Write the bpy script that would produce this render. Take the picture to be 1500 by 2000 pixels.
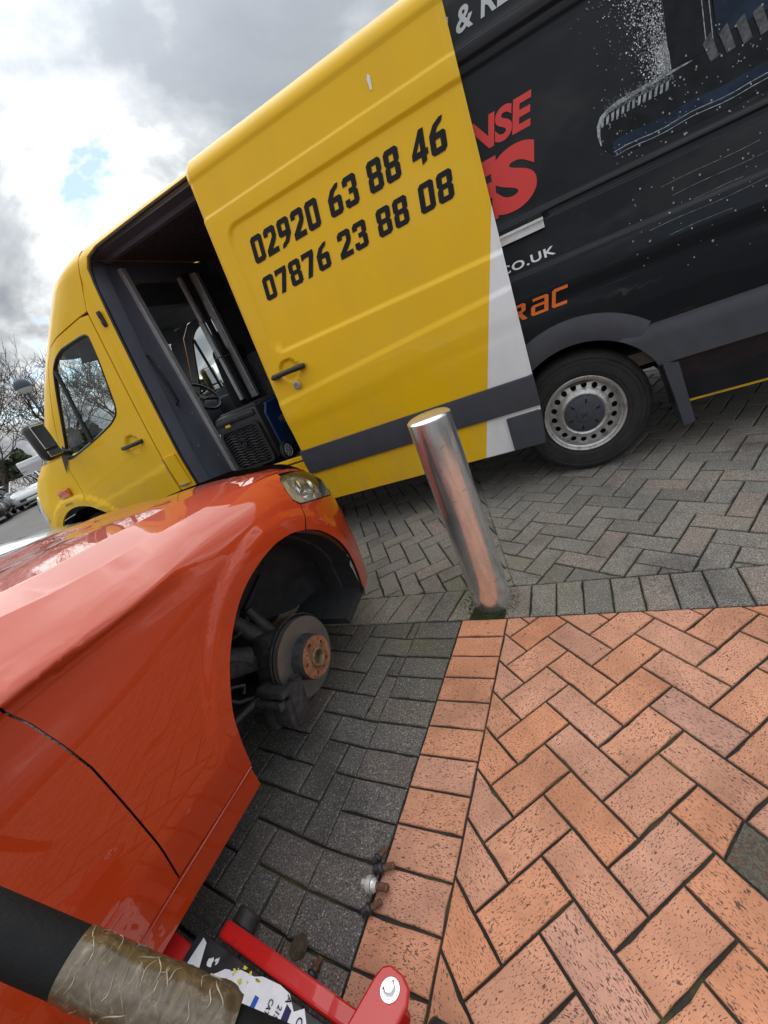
import bpy, bmesh, math, random
import numpy as np
from mathutils import Vector, Matrix
random.seed(7)
R = math.radians
scene = bpy.context.scene
for o in list(bpy.data.objects):
    bpy.data.objects.remove(o)
COL = scene.collection

# ------------------------------------------------------------------ camera
CAM = Vector((0.29000, -0.81404, 1.24335))
FWD = Vector((-0.46863418, 0.79719677, -0.38060389)).normalized()
RGT = Vector((0.86708086, 0.33268717, -0.37079649))
RGT = (RGT - FWD * RGT.dot(FWD)).normalized()
DWN = FWD.cross(RGT)
FPX = 819.435
cam_data = bpy.data.cameras.new('Camera')
cam = bpy.data.objects.new('Camera', cam_data)
COL.objects.link(cam)
cam.matrix_world = Matrix(((RGT.x, -DWN.x, -FWD.x, CAM.x), (RGT.y, -DWN.y, -FWD.y, CAM.y),
                           (RGT.z, -DWN.z, -FWD.z, CAM.z), (0, 0, 0, 1)))
cam_data.sensor_fit = 'VERTICAL'
cam_data.sensor_height = 24.0
cam_data.lens = FPX / 2000.0 * 24.0
cam_data.clip_start = 0.02
cam_data.clip_end = 2000
scene.camera = cam

# ------------------------------------------------------------------ sky, sun, exposure
SUN_AZ, SUN_EL = 134.0, 40.0
sdir = Vector((math.cos(R(SUN_AZ)) * math.cos(R(SUN_EL)), math.sin(R(SUN_AZ)) * math.cos(R(SUN_EL)), math.sin(R(SUN_EL))))
world = bpy.data.worlds.new('World')
scene.world = world
world.use_nodes = True
nt = world.node_tree
nt.nodes.clear()


def N(nt, t, **kw):
    n = nt.nodes.new(t)
    for k, v in kw.items():
        if k.startswith('i_'):
            key = k[2:]
            key = int(key) if key.isdigit() else key.replace('_', ' ')
            n.inputs[key].default_value = v
        else:
            setattr(n, k, v)
    return n


def mathn(nt, op, a, b=None, c=None, clamp=False):
    n = nt.nodes.new('ShaderNodeMath')
    n.operation = op
    n.use_clamp = clamp
    for i, v in enumerate((a, b, c)):
        if v is None:
            continue
        if isinstance(v, (int, float)):
            n.inputs[i].default_value = v
        else:
            nt.links.new(v, n.inputs[i])
    return n.outputs[0]


def vmath(nt, op, a, b=None):
    n = nt.nodes.new('ShaderNodeVectorMath')
    n.operation = op
    for i, v in enumerate((a, b)):
        if v is None:
            continue
        if isinstance(v, (tuple, list, Vector)):
            n.inputs[i].default_value = tuple(v)
        elif isinstance(v, (int, float)):
            n.inputs['Scale'].default_value = v
        else:
            nt.links.new(v, n.inputs[i])
    return n.outputs['Value'] if op in ('DOT_PRODUCT', 'LENGTH', 'DISTANCE') else n.outputs[0]


def ramp(nt, fac, stops, interp='LINEAR'):
    n = nt.nodes.new('ShaderNodeValToRGB')
    n.color_ramp.interpolation = interp
    el = n.color_ramp.elements
    while len(el) < len(stops):
        el.new(0.5)
    for e, (p, c) in zip(el, stops):
        e.position = p
        e.color = tuple(c) + (1,) if len(c) == 3 else c
    nt.links.new(fac, n.inputs[0])
    return n.outputs[0]


def mixc(nt, fac, a, b, mode='MIX'):
    n = nt.nodes.new('ShaderNodeMix')
    n.data_type = 'RGBA'
    n.blend_type = mode
    for i, v in ((0, fac), (6, a), (7, b)):
        if isinstance(v, (int, float)):
            n.inputs[i].default_value = v
        elif isinstance(v, (tuple, list)):
            n.inputs[i].default_value = tuple(v) + (1,) if len(v) == 3 else tuple(v)
        else:
            nt.links.new(v, n.inputs[i])
    return n.outputs[2]


def noise(nt, vec, scale, detail=4, rough=0.5, dist=0.0):
    n = N(nt, 'ShaderNodeTexNoise')
    n.inputs['Scale'].default_value = scale
    n.inputs['Detail'].default_value = detail
    n.inputs['Roughness'].default_value = rough
    n.inputs['Distortion'].default_value = dist
    if vec is not None:
        nt.links.new(vec, n.inputs['Vector'])
    return n.outputs['Fac']


sky = N(nt, 'ShaderNodeTexSky', sky_type='NISHITA')
sky.sun_disc = False
sky.sun_elevation = R(SUN_EL)
sky.sun_rotation = R(90.0 - SUN_AZ)
sky.air_density = 1.0
sky.dust_density = 0.2
tc = N(nt, 'ShaderNodeTexCoord')
dirv = tc.outputs['Generated']
sep = N(nt, 'ShaderNodeSeparateXYZ')
nt.links.new(dirv, sep.inputs[0])
zc = mathn(nt, 'ADD', mathn(nt, 'MAXIMUM', sep.outputs[2], 0.0), 0.38)
cmb = N(nt, 'ShaderNodeCombineXYZ')
nt.links.new(mathn(nt, 'DIVIDE', sep.outputs[0], zc), cmb.inputs[0])
nt.links.new(mathn(nt, 'DIVIDE', sep.outputs[1], zc), cmb.inputs[1])
cvec = vmath(nt, 'ADD', cmb.outputs[0], (5.175, 9.842, 0.0))
n1 = noise(nt, cvec, 1.5, 9, 0.56, 0.5)
n2 = noise(nt, cvec, 3.2, 6, 0.55, 0.2)
cover = ramp(nt, n1, [(0.375, (0, 0, 0)), (0.44, (1, 1, 1))])
dens = ramp(nt, mathn(nt, 'ADD', mathn(nt, 'MULTIPLY', n1, 0.7), mathn(nt, 'MULTIPLY', n2, 0.3)),
            [(0.39, (1.6, 1.6, 1.58)), (0.45, (1.1, 1.12, 1.12)), (0.51, (0.58, 0.61, 0.64)), (0.58, (0.37, 0.40, 0.44)), (0.70, (0.31, 0.335, 0.38))])
dt = mathn(nt, 'MAXIMUM', vmath(nt, 'DOT_PRODUCT', dirv, sdir), 0.0)
glow = mathn(nt, 'ADD', mathn(nt, 'MULTIPLY', mathn(nt, 'POWER', dt, 30.0), 0.5), 1.0)
# overcast dome: the zenith is about three times as bright as the horizon
glow = mathn(nt, 'MULTIPLY', glow, mathn(nt, 'ADD', mathn(nt, 'MULTIPLY', mathn(nt, 'MAXIMUM', sep.outputs[2], 0.0), 0.73), 0.27))
cl = vmath(nt, 'SCALE', dens)
sc_ = cl.node
nt.links.new(mathn(nt, 'MULTIPLY', glow, 13.3), sc_.inputs['Scale'])
skycol = mixc(nt, cover, sky.outputs[0], cl)
bg = N(nt, 'ShaderNodeBackground')
bg.inputs['Strength'].default_value = 0.10
nt.links.new(skycol, bg.inputs['Color'])
wout = N(nt, 'ShaderNodeOutputWorld')
nt.links.new(bg.outputs[0], wout.inputs[0])

sun_d = bpy.data.lights.new('Sun', 'SUN')
sun_d.energy = 0.7
sun_d.angle = R(70)
sun_d.color = (1.0, 0.96, 0.9)
sun = bpy.data.objects.new('Sun', sun_d)
COL.objects.link(sun)
sun.rotation_euler = (-sdir).to_track_quat('-Z', 'Y').to_euler()
sun.location = sdir * 60

vs_ = scene.view_settings
scene.display_settings.display_device = 'sRGB'
vs_.view_transform = 'Standard'
vs_.look = 'None'
vs_.exposure = 0.72
vs_.gamma = 1.0
vs_.use_curve_mapping = False
try:
    scene.cycles.max_bounces = 8
    scene.cycles.transparent_max_bounces = 12
except Exception:
    pass

# ------------------------------------------------------------------ materials
M = {}


def mat(name, col=(0.5, 0.5, 0.5), rough=0.5, metal=0.0, coat=0.0, spec=0.5, trans=0.0, ior=1.45, alpha=1.0,
        var=0.0, vscale=8.0, bump=0.0, bscale=80.0, rvar=0.0, coat_rough=0.03, emit=None):
    m = bpy.data.materials.new(name)
    m.use_nodes = True
    nt = m.node_tree
    b = nt.nodes['Principled BSDF']
    b.inputs['Base Color'].default_value = (*col, 1)
    b.inputs['Roughness'].default_value = rough
    b.inputs['Metallic'].default_value = metal
    b.inputs['Coat Weight'].default_value = coat
    b.inputs['Coat Roughness'].default_value = coat_rough
    b.inputs['Specular IOR Level'].default_value = spec
    b.inputs['Transmission Weight'].default_value = trans
    b.inputs['IOR'].default_value = ior
    b.inputs['Alpha'].default_value = alpha
    if emit:
        b.inputs['Emission Color'].default_value = (*emit[:3], 1)
        b.inputs['Emission Strength'].default_value = emit[3]
    if var or bump or rvar:
        g = N(nt, 'ShaderNodeTexCoord').outputs['Object']
        f = noise(nt, g, vscale, 5, 0.6)
        if var:
            dark = tuple(c * (1 - var) for c in col)
            lite = tuple(min(1, c * (1 + var)) for c in col)
            nt.links.new(ramp(nt, f, [(0.3, dark), (0.7, lite)]), b.inputs['Base Color'])
        if rvar:
            nt.links.new(mathn(nt, 'ADD', mathn(nt, 'MULTIPLY', f, rvar * 2), rough - rvar), b.inputs['Roughness'])
        if bump:
            bn = N(nt, 'ShaderNodeBump')
            bn.inputs['Strength'].default_value = bump
            bn.inputs['Distance'].default_value = 0.01
            nt.links.new(noise(nt, g, bscale, 4, 0.6), bn.inputs['Height'])
            nt.links.new(bn.outputs[0], b.inputs['Normal'])
    M[name] = m
    return m


def paint(name, col, dirt=(0.25, 0.2, 0.14), dirt_amt=0.35, coat=0.7, rough=0.35, z0=0.25, z1=0.9, metal=0.0):
    """vehicle paint: clear coat, faint road film that is heavier low down on the panels"""
    m = mat(name, col, rough, metal, coat)
    nt = m.node_tree
    b = nt.nodes['Principled BSDF']
    g = N(nt, 'ShaderNodeTexCoord').outputs['Object']
    s = N(nt, 'ShaderNodeSeparateXYZ')
    nt.links.new(g, s.inputs[0])
    low = N(nt, 'ShaderNodeMapRange')
    low.inputs[1].default_value = z1
    low.inputs[2].default_value = z0
    nt.links.new(s.outputs[2], low.inputs[0])
    st = vmath(nt, 'MULTIPLY', g, (1.0, 1.0, 0.35))
    f1 = noise(nt, st, 5.0, 6, 0.65)
    f2 = noise(nt, g, 160.0, 2, 0.5)
    fac = mathn(nt, 'MULTIPLY', mathn(nt, 'MULTIPLY', ramp(nt, f1, [(0.42, (0, 0, 0)), (0.75, (1, 1, 1))]), dirt_amt),
                mathn(nt, 'ADD', mathn(nt, 'MULTIPLY', low.outputs[0], 0.8), 0.2))
    spk = mathn(nt, 'MULTIPLY', ramp(nt, f2, [(0.66, (0, 0, 0)), (0.72, (1, 1, 1))]), mathn(nt, 'MULTIPLY', low.outputs[0], 0.5))
    tot = mathn(nt, 'MAXIMUM', fac, spk, clamp=True)
    nt.links.new(mixc(nt, tot, col, dirt), b.inputs['Base Color'])
    nt.links.new(mathn(nt, 'ADD', mathn(nt, 'MULTIPLY', tot, 0.4), rough), b.inputs['Roughness'])
    nt.links.new(mathn(nt, 'SUBTRACT', coat, mathn(nt, 'MULTIPLY', tot, 0.5)), b.inputs['Coat Weight'])
    bw = N(nt, 'ShaderNodeBump')
    bw.inputs['Strength'].default_value = 0.25
    bw.inputs['Distance'].default_value = 0.012
    nt.links.new(noise(nt, g, 4.5, 2, 0.4), bw.inputs['Height'])
    nt.links.new(bw.outputs[0], b.inputs['Coat Normal'])
    return m


paint('yellow_paint', (0.80, 0.475, 0.006), dirt_amt=0.45, coat=0.28, rough=0.45)
M['yellow_paint'].node_tree.nodes['Principled BSDF'].inputs['Specular IOR Level'].default_value = 0.2
paint('black_paint', (0.006, 0.0075, 0.011), dirt=(0.05, 0.046, 0.042), dirt_amt=0.2, coat=0.30, rough=0.5)
M['black_paint'].node_tree.nodes['Principled BSDF'].inputs['Specular IOR Level'].default_value = 0.12
paint('white_vinyl', (0.75, 0.76, 0.78), dirt_amt=0.45, coat=0.3)
mat('black_vinyl', (0.011, 0.011, 0.014), 0.5, spec=0.2, var=0.25, vscale=30)
mat('grey_plastic', (0.048, 0.053, 0.066), 0.52, var=0.12, vscale=12, bump=0.08, bscale=400)
mat('black_plastic', (0.022, 0.023, 0.026), 0.42, var=0.15, vscale=20, bump=0.06, bscale=300)
mat('rubber', (0.020, 0.020, 0.021), 0.78, var=0.35, vscale=18, bump=0.15, bscale=200)
mat('silver_steel', (0.42, 0.42, 0.41), 0.42, 0.75, var=0.25, vscale=14, bump=0.04, bscale=60)
rs = mat('rim_steel', (0.46, 0.46, 0.45), 0.42, 0.7)
nr_ = rs.node_tree
gr = N(nr_, 'ShaderNodeTexCoord').outputs['Object']
fr_ = mathn(nr_, 'MULTIPLY', mathn(nr_, 'SUBTRACT', noise(nr_, gr, 26, 6, 0.7), 0.50), 5.0, clamp=True)
nr_.links.new(mixc(nr_, mathn(nr_, 'MULTIPLY', fr_, 0.8), (0.50, 0.50, 0.49), (0.15, 0.105, 0.07)), nr_.nodes['Principled BSDF'].inputs['Base Color'])
mat('dark_hole', (0.006, 0.006, 0.007), 0.9)
mat('aluminium', (0.66, 0.67, 0.68), 0.42, 0.45, var=0.12, vscale=25)
mat('bulkhead_grey', (0.13, 0.142, 0.185), 0.45, var=0.12, vscale=5, bump=0.05, bscale=300)
mat('carpet', (0.095, 0.10, 0.115), 0.95, var=0.6, vscale=60, bump=0.6, bscale=150)
mat('interior_dark', (0.12, 0.13, 0.15), 0.7, var=0.2, vscale=6)
mat('floor_ply', (0.09, 0.08, 0.07), 0.7, var=0.4, vscale=14)
def thin_glass(name, tint):
    m = bpy.data.materials.new(name)
    m.use_nodes = True
    nt = m.node_tree
    nt.nodes.clear()
    tr = N(nt, 'ShaderNodeBsdfTransparent')
    tr.inputs[0].default_value = (*tint, 1)
    gl = N(nt, 'ShaderNodeBsdfGlossy')
    gl.inputs['Roughness'].default_value = 0.01
    fr = N(nt, 'ShaderNodeFresnel')
    gb = N(nt, 'ShaderNodeNewGeometry')
    nt.links.new(mathn(nt, 'SUBTRACT', 1.5, mathn(nt, 'MULTIPLY', gb.outputs['Backfacing'], 1.5 - 1 / 1.5)), fr.inputs[0])
    mx = N(nt, 'ShaderNodeMixShader')
    nt.links.new(fr.outputs[0], mx.inputs[0])
    nt.links.new(tr.outputs[0], mx.inputs[1])
    nt.links.new(gl.outputs[0], mx.inputs[2])
    out = N(nt, 'ShaderNodeOutputMaterial')
    nt.links.new(mx.outputs[0], out.inputs[0])
    M[name] = m


thin_glass('glass', (0.92, 0.96, 0.95))
thin_glass('lamp_cover', (0.93, 0.93, 0.90))
mat('lens_clear', (0.72, 0.76, 0.80), 0.08, 0.3, coat=1.0)
mat('amber', (0.55, 0.10, 0.01), 0.2, coat=0.8, var=0.4, vscale=60)
mat('red_vinyl', (0.62, 0.035, 0.03), 0.4)
mat('orange_vinyl', (0.75, 0.16, 0.02), 0.4)
mat('grey_vinyl', (0.48, 0.52, 0.55), 0.45)
mat('white_print', (0.72, 0.75, 0.78), 0.45)
mat('pale_print', (0.26, 0.29, 0.31), 0.45, var=0.7, vscale=60)
mat('tread_print', (0.055, 0.060, 0.064), 0.45, var=0.9, vscale=45)
mat('mist_print', (0.13, 0.145, 0.155), 0.5, var=0.6, vscale=60)
mat('blue_print', (0.011, 0.021, 0.042), 0.45, spec=0.2, var=0.85, vscale=7)
mat('dark_print', (0.007, 0.009, 0.012), 0.45, spec=0.2, var=0.8, vscale=14)
mat('generator_blue', (0.012, 0.045, 0.16), 0.4, coat=0.3)
mat('chrome', (0.7, 0.7, 0.7), 0.12, 1.0)
mat('seat_cloth', (0.025, 0.026, 0.03), 0.9, var=0.3, vscale=60)
mat('yellow_label', (0.7, 0.5, 0.02), 0.5)
mat('sand_patch', (0.075, 0.058, 0.034), 0.95, var=0.5, vscale=60, bump=0.7, bscale=150)
mat('grit', (0.1, 0.09, 0.07), 0.95, var=0.1, vscale=75, bump=0.9, bscale=170)
for n_ in M['grit'].node_tree.nodes:
    if n_.type == 'VALTORGB':
        el_ = n_.color_ramp.elements
        el_.new(0.45)
        el_.new(0.55)
        for e_, (p_, c_) in zip(el_, ((0.30, (0.050, 0.046, 0.042)), (0.45, (0.16, 0.145, 0.11)), (0.52, (0.085, 0.075, 0.062)), (0.66, (0.20, 0.105, 0.06)))):
            e_.position = p_
            e_.color = (*c_, 1)
mat('moss', (0.055, 0.07, 0.018), 0.95, var=0.5, vscale=40, bump=0.8, bscale=160)


def car_red():
    m = mat('car_red', (0.46, 0.04, 0.012), 0.5, 0.0, 1.0, coat_rough=0.02)
    nt = m.node_tree
    b = nt.nodes['Principled BSDF']
    g = N(nt, 'ShaderNodeTexCoord').outputs['Object']
    f2 = noise(nt, g, 1400.0, 1, 0.5)
    nt.links.new(ramp(nt, f2, [(0.35, (0.41, 0.035, 0.005)), (0.65, (0.53, 0.053, 0.008))]), b.inputs['Base Color'])
    f = noise(nt, vmath(nt, 'MULTIPLY', g, (1, 1, 2.0)), 6.0, 6, 0.6)
    nt.links.new(mathn(nt, 'ADD', mathn(nt, 'MULTIPLY', f, 0.02), 0.0), b.inputs['Coat Roughness'])
    b.inputs['Specular IOR Level'].default_value = 0.15
    b.inputs['Coat IOR'].default_value = 1.5


car_red()


def bollard_mat():
    m = mat('stainless', (0.52, 0.53, 0.55), 0.28, 0.9)
    nt = m.node_tree
    b = nt.nodes['Principled BSDF']
    g = N(nt, 'ShaderNodeTexCoord').outputs['Object']
    s = N(nt, 'ShaderNodeSeparateXYZ')
    nt.links.new(g, s.inputs[0])
    f = noise(nt, vmath(nt, 'MULTIPLY', g, (1, 1, 0.35)), 16, 6, 0.65)
    spots = noise(nt, g, 130, 2, 0.5)
    dirt = mathn(nt, 'MULTIPLY', ramp(nt, spots, [(0.68, (0, 0, 0)), (0.74, (1, 1, 1))]), ramp(nt, f, [(0.4, (0, 0, 0)), (0.7, (1, 1, 1))]))
    tint = ramp(nt, f, [(0.3, (0.62, 0.63, 0.66)), (0.55, (0.80, 0.80, 0.81)), (0.75, (0.70, 0.66, 0.66))])
    nt.links.new(mixc(nt, dirt, tint, (0.10, 0.06, 0.045)), b.inputs['Base Color'])
    nt.links.new(mathn(nt, 'ADD', mathn(nt, 'MULTIPLY', f, 0.30), 0.06), b.inputs['Roughness'])
    bn = N(nt, 'ShaderNodeBump')
    bn.inputs['Strength'].default_value = 0.12
    bn.inputs['Distance'].default_value = 0.01
    nt.links.new(noise(nt, vmath(nt, 'MULTIPLY', g, (1, 1, 0.4)), 9, 4, 0.5), bn.inputs['Height'])
    nt.links.new(bn.outputs[0], b.inputs['Normal'])


bollard_mat()


def brick_mats():
    # wire-cut clay paver: orange body, dark drag marks along the length, each brick its own tone
    m = mat('red_brick', (0.5, 0.2, 0.1), 0.8)
    nt = m.node_tree
    b = nt.nodes['Principled BSDF']
    g = N(nt, 'ShaderNodeTexCoord').outputs['Object']
    oi = N(nt, 'ShaderNodeObjectInfo')
    off = vmath(nt, 'SCALE', oi.outputs['Location'])
    off.node.inputs['Scale'].default_value = 9.0
    p = vmath(nt, 'ADD', g, off)
    pl = vmath(nt, 'MULTIPLY', p, (0.42, 1.0, 1.0))
    sp = noise(nt, pl, 330, 3, 0.62)
    big = noise(nt, p, 11, 4, 0.6)
    pores = noise(nt, pl, 110, 2, 0.5)
    th = mathn(nt, 'ADD', mathn(nt, 'MULTIPLY', mathn(nt, 'SUBTRACT', 0.5, big), 0.16), 0.575)
    dk = mathn(nt, 'MULTIPLY', mathn(nt, 'SUBTRACT', sp, th), 26.0, clamp=True)
    dk2 = mathn(nt, 'MULTIPLY', mathn(nt, 'SUBTRACT', pores, 0.685), 30.0, clamp=True)
    dkk = mathn(nt, 'MAXIMUM', dk, dk2)
    tone = ramp(nt, oi.outputs['Random'], [(0.0, (0.63, 0.275, 0.150)), (0.35, (0.62, 0.295, 0.180)), (0.75, (0.60, 0.305, 0.205)),
                                           (0.94, (0.57, 0.295, 0.205)), (1.0, (0.47, 0.265, 0.215))])
    soft = ramp(nt, big, [(0.3, (0.80, 0.78, 0.76)), (0.7, (1.12, 1.1, 1.08))])
    base = mixc(nt, 1.0, tone, soft, 'MULTIPLY')
    wp = N(nt, 'ShaderNodeNewGeometry').outputs['Position']
    stain = ramp(nt, noise(nt, wp, 3.3, 5, 0.6), [(0.42, (1.03, 1.03, 1.03)), (0.56, (0.86, 0.85, 0.84)), (0.75, (0.62, 0.60, 0.58))])
    base = mixc(nt, 1.0, base, stain, 'MULTIPLY')
    nt.links.new(mixc(nt, mathn(nt, 'MULTIPLY', dkk, 0.88), base, (0.055, 0.033, 0.030)), b.inputs['Base Color'])
    bn = N(nt, 'ShaderNodeBump')
    bn.inputs['Strength'].default_value = 0.35
    bn.inputs['Distance'].default_value = 0.002
    nt.links.new(mathn(nt, 'SUBTRACT', noise(nt, p, 300, 3, 0.6), dkk), bn.inputs['Height'])
    nt.links.new(bn.outputs[0], b.inputs['Normal'])
    # concrete block with exposed aggregate
    m = mat('dark_block', (0.1, 0.1, 0.1), 0.75)
    nt = m.node_tree
    b = nt.nodes['Principled BSDF']
    wp = N(nt, 'ShaderNodeNewGeometry').outputs['Position']
    oi = N(nt, 'ShaderNodeObjectInfo')
    fine = noise(nt, wp, 210, 3, 0.65)
    v = N(nt, 'ShaderNodeTexVoronoi')
    v.inputs['Scale'].default_value = 230
    nt.links.new(wp, v.inputs['Vector'])
    cs = N(nt, 'ShaderNodeSeparateColor')
    nt.links.new(v.outputs['Color'], cs.inputs[0])
    agg = mathn(nt, 'MULTIPLY', mathn(nt, 'LESS_THAN', v.outputs['Distance'], 0.42), mathn(nt, 'GREATER_THAN', cs.outputs[0], 0.80))
    tone = ramp(nt, oi.outputs['Random'], [(0.0, (0.150, 0.138, 0.124)), (0.3, (0.185, 0.172, 0.155)), (0.6, (0.212, 0.197, 0.178)),
                                           (0.82, (0.218, 0.192, 0.170)), (1.0, (0.240, 0.194, 0.170))])
    sh = ramp(nt, fine, [(0.32, (0.28, 0.28, 0.29)), (0.5, (0.90, 0.90, 0.90)), (0.70, (1.9, 1.87, 1.82))])
    base = mixc(nt, 1.0, tone, sh, 'MULTIPLY')
    base = mixc(nt, mathn(nt, 'MULTIPLY', agg, mathn(nt, 'MULTIPLY', cs.outputs[1], 0.9)), base, (0.52, 0.50, 0.46))
    mossf = noise(nt, wp, 4.2, 5, 0.65)
    dist = vmath(nt, 'DISTANCE', wp, (-0.30, 0.66, 0.0))
    nr = N(nt, 'ShaderNodeMapRange')
    nr.inputs[1].default_value = 0.75
    nr.inputs[2].default_value = 0.1
    nt.links.new(dist, nr.inputs[0])
    mf = mathn(nt, 'MULTIPLY', ramp(nt, mossf, [(0.42, (0, 0, 0)), (0.7, (1, 1, 1))]), mathn(nt, 'ADD', mathn(nt, 'MULTIPLY', nr.outputs[0], 0.65), 0.10))
    base = mixc(nt, mf, base, (0.115, 0.112, 0.045))
    lich = mathn(nt, 'MULTIPLY', mathn(nt, 'SUBTRACT', noise(nt, wp, 9.0, 3, 0.75), 0.70), 14.0, clamp=True)
    base = mixc(nt, mathn(nt, 'MULTIPLY', lich, 0.55), base, (0.36, 0.36, 0.34))
    oil = ramp(nt, noise(nt, wp, 2.1, 6, 0.65, 0.4), [(0.30, (0.52, 0.51, 0.52)), (0.46, (0.95, 0.95, 0.95)), (0.70, (1.18, 1.16, 1.12))])
    base = mixc(nt, 1.0, base, oil, 'MULTIPLY')
    nt.links.new(base, b.inputs['Base Color'])
    bn = N(nt, 'ShaderNodeBump')
    bn.inputs['Strength'].default_value = 0.7
    bn.inputs['Distance'].default_value = 0.003
    nt.links.new(mathn(nt, 'ADD', fine, mathn(nt, 'MULTIPLY', noise(nt, wp, 60, 3, 0.5), 0.6)), bn.inputs['Height'])
    nt.links.new(bn.outputs[0], b.inputs['Normal'])
    # joints
    m = mat('joint_sand', (0.03, 0.03, 0.03), 0.95)
    nt = m.node_tree
    b = nt.nodes['Principled BSDF']
    wp = N(nt, 'ShaderNodeNewGeometry').outputs['Position']
    f = noise(nt, wp, 5.0, 6, 0.7)
    nt.links.new(ramp(nt, f, [(0.35, (0.020, 0.019, 0.020)), (0.52, (0.038, 0.035, 0.028)), (0.66, (0.085, 0.088, 0.028))]), b.inputs['Base Color'])
    bn = N(nt, 'ShaderNodeBump')
    bn.inputs['Strength'].default_value = 0.8
    bn.inputs['Distance'].default_value = 0.004
    nt.links.new(noise(nt, wp, 220, 3, 0.6), bn.inputs['Height'])
    nt.links.new(bn.outputs[0], b.inputs['Normal'])
    # tarmac of the car park
    m = mat('asphalt', (0.13, 0.13, 0.13), 0.9)
    nt = m.node_tree
    b = nt.nodes['Principled BSDF']
    wp = N(nt, 'ShaderNodeNewGeometry').outputs['Position']
    f = noise(nt, wp, 0.5, 6, 0.7)
    f2 = noise(nt, wp, 90, 3, 0.6)
    base = mixc(nt, 1.0, ramp(nt, f, [(0.3, (0.12, 0.118, 0.112)), (0.7, (0.19, 0.185, 0.175))]), ramp(nt, f2, [(0.3, (0.6, 0.6, 0.6)), (0.7, (1.3, 1.3, 1.3))]), 'MULTIPLY')
    nt.links.new(base, b.inputs['Base Color'])


brick_mats()
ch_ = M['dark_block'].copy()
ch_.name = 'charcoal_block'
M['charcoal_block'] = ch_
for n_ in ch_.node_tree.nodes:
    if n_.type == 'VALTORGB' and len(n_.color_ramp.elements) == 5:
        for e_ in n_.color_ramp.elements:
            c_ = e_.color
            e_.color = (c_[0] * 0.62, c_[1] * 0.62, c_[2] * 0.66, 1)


# ------------------------------------------------------------------ mesh helpers
def link(o, parent=None):
    COL.objects.link(o)
    if parent is not None:
        o.parent = parent
    return o


def tag(o, label=None, cat=None, group=None, kind=None):
    for k, v in (('label', label), ('category', cat), ('group', group), ('kind', kind)):
        if v:
            o[k] = v
    return o


def empty(name, loc, rz=0.0, label=None, cat=None, group=None):
    o = bpy.data.objects.new(name, None)
    o.empty_display_size = 0.2
    link(o)
    o.location = loc
    o.rotation_euler = (0, 0, rz)
    return tag(o, label, cat, group)


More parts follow.
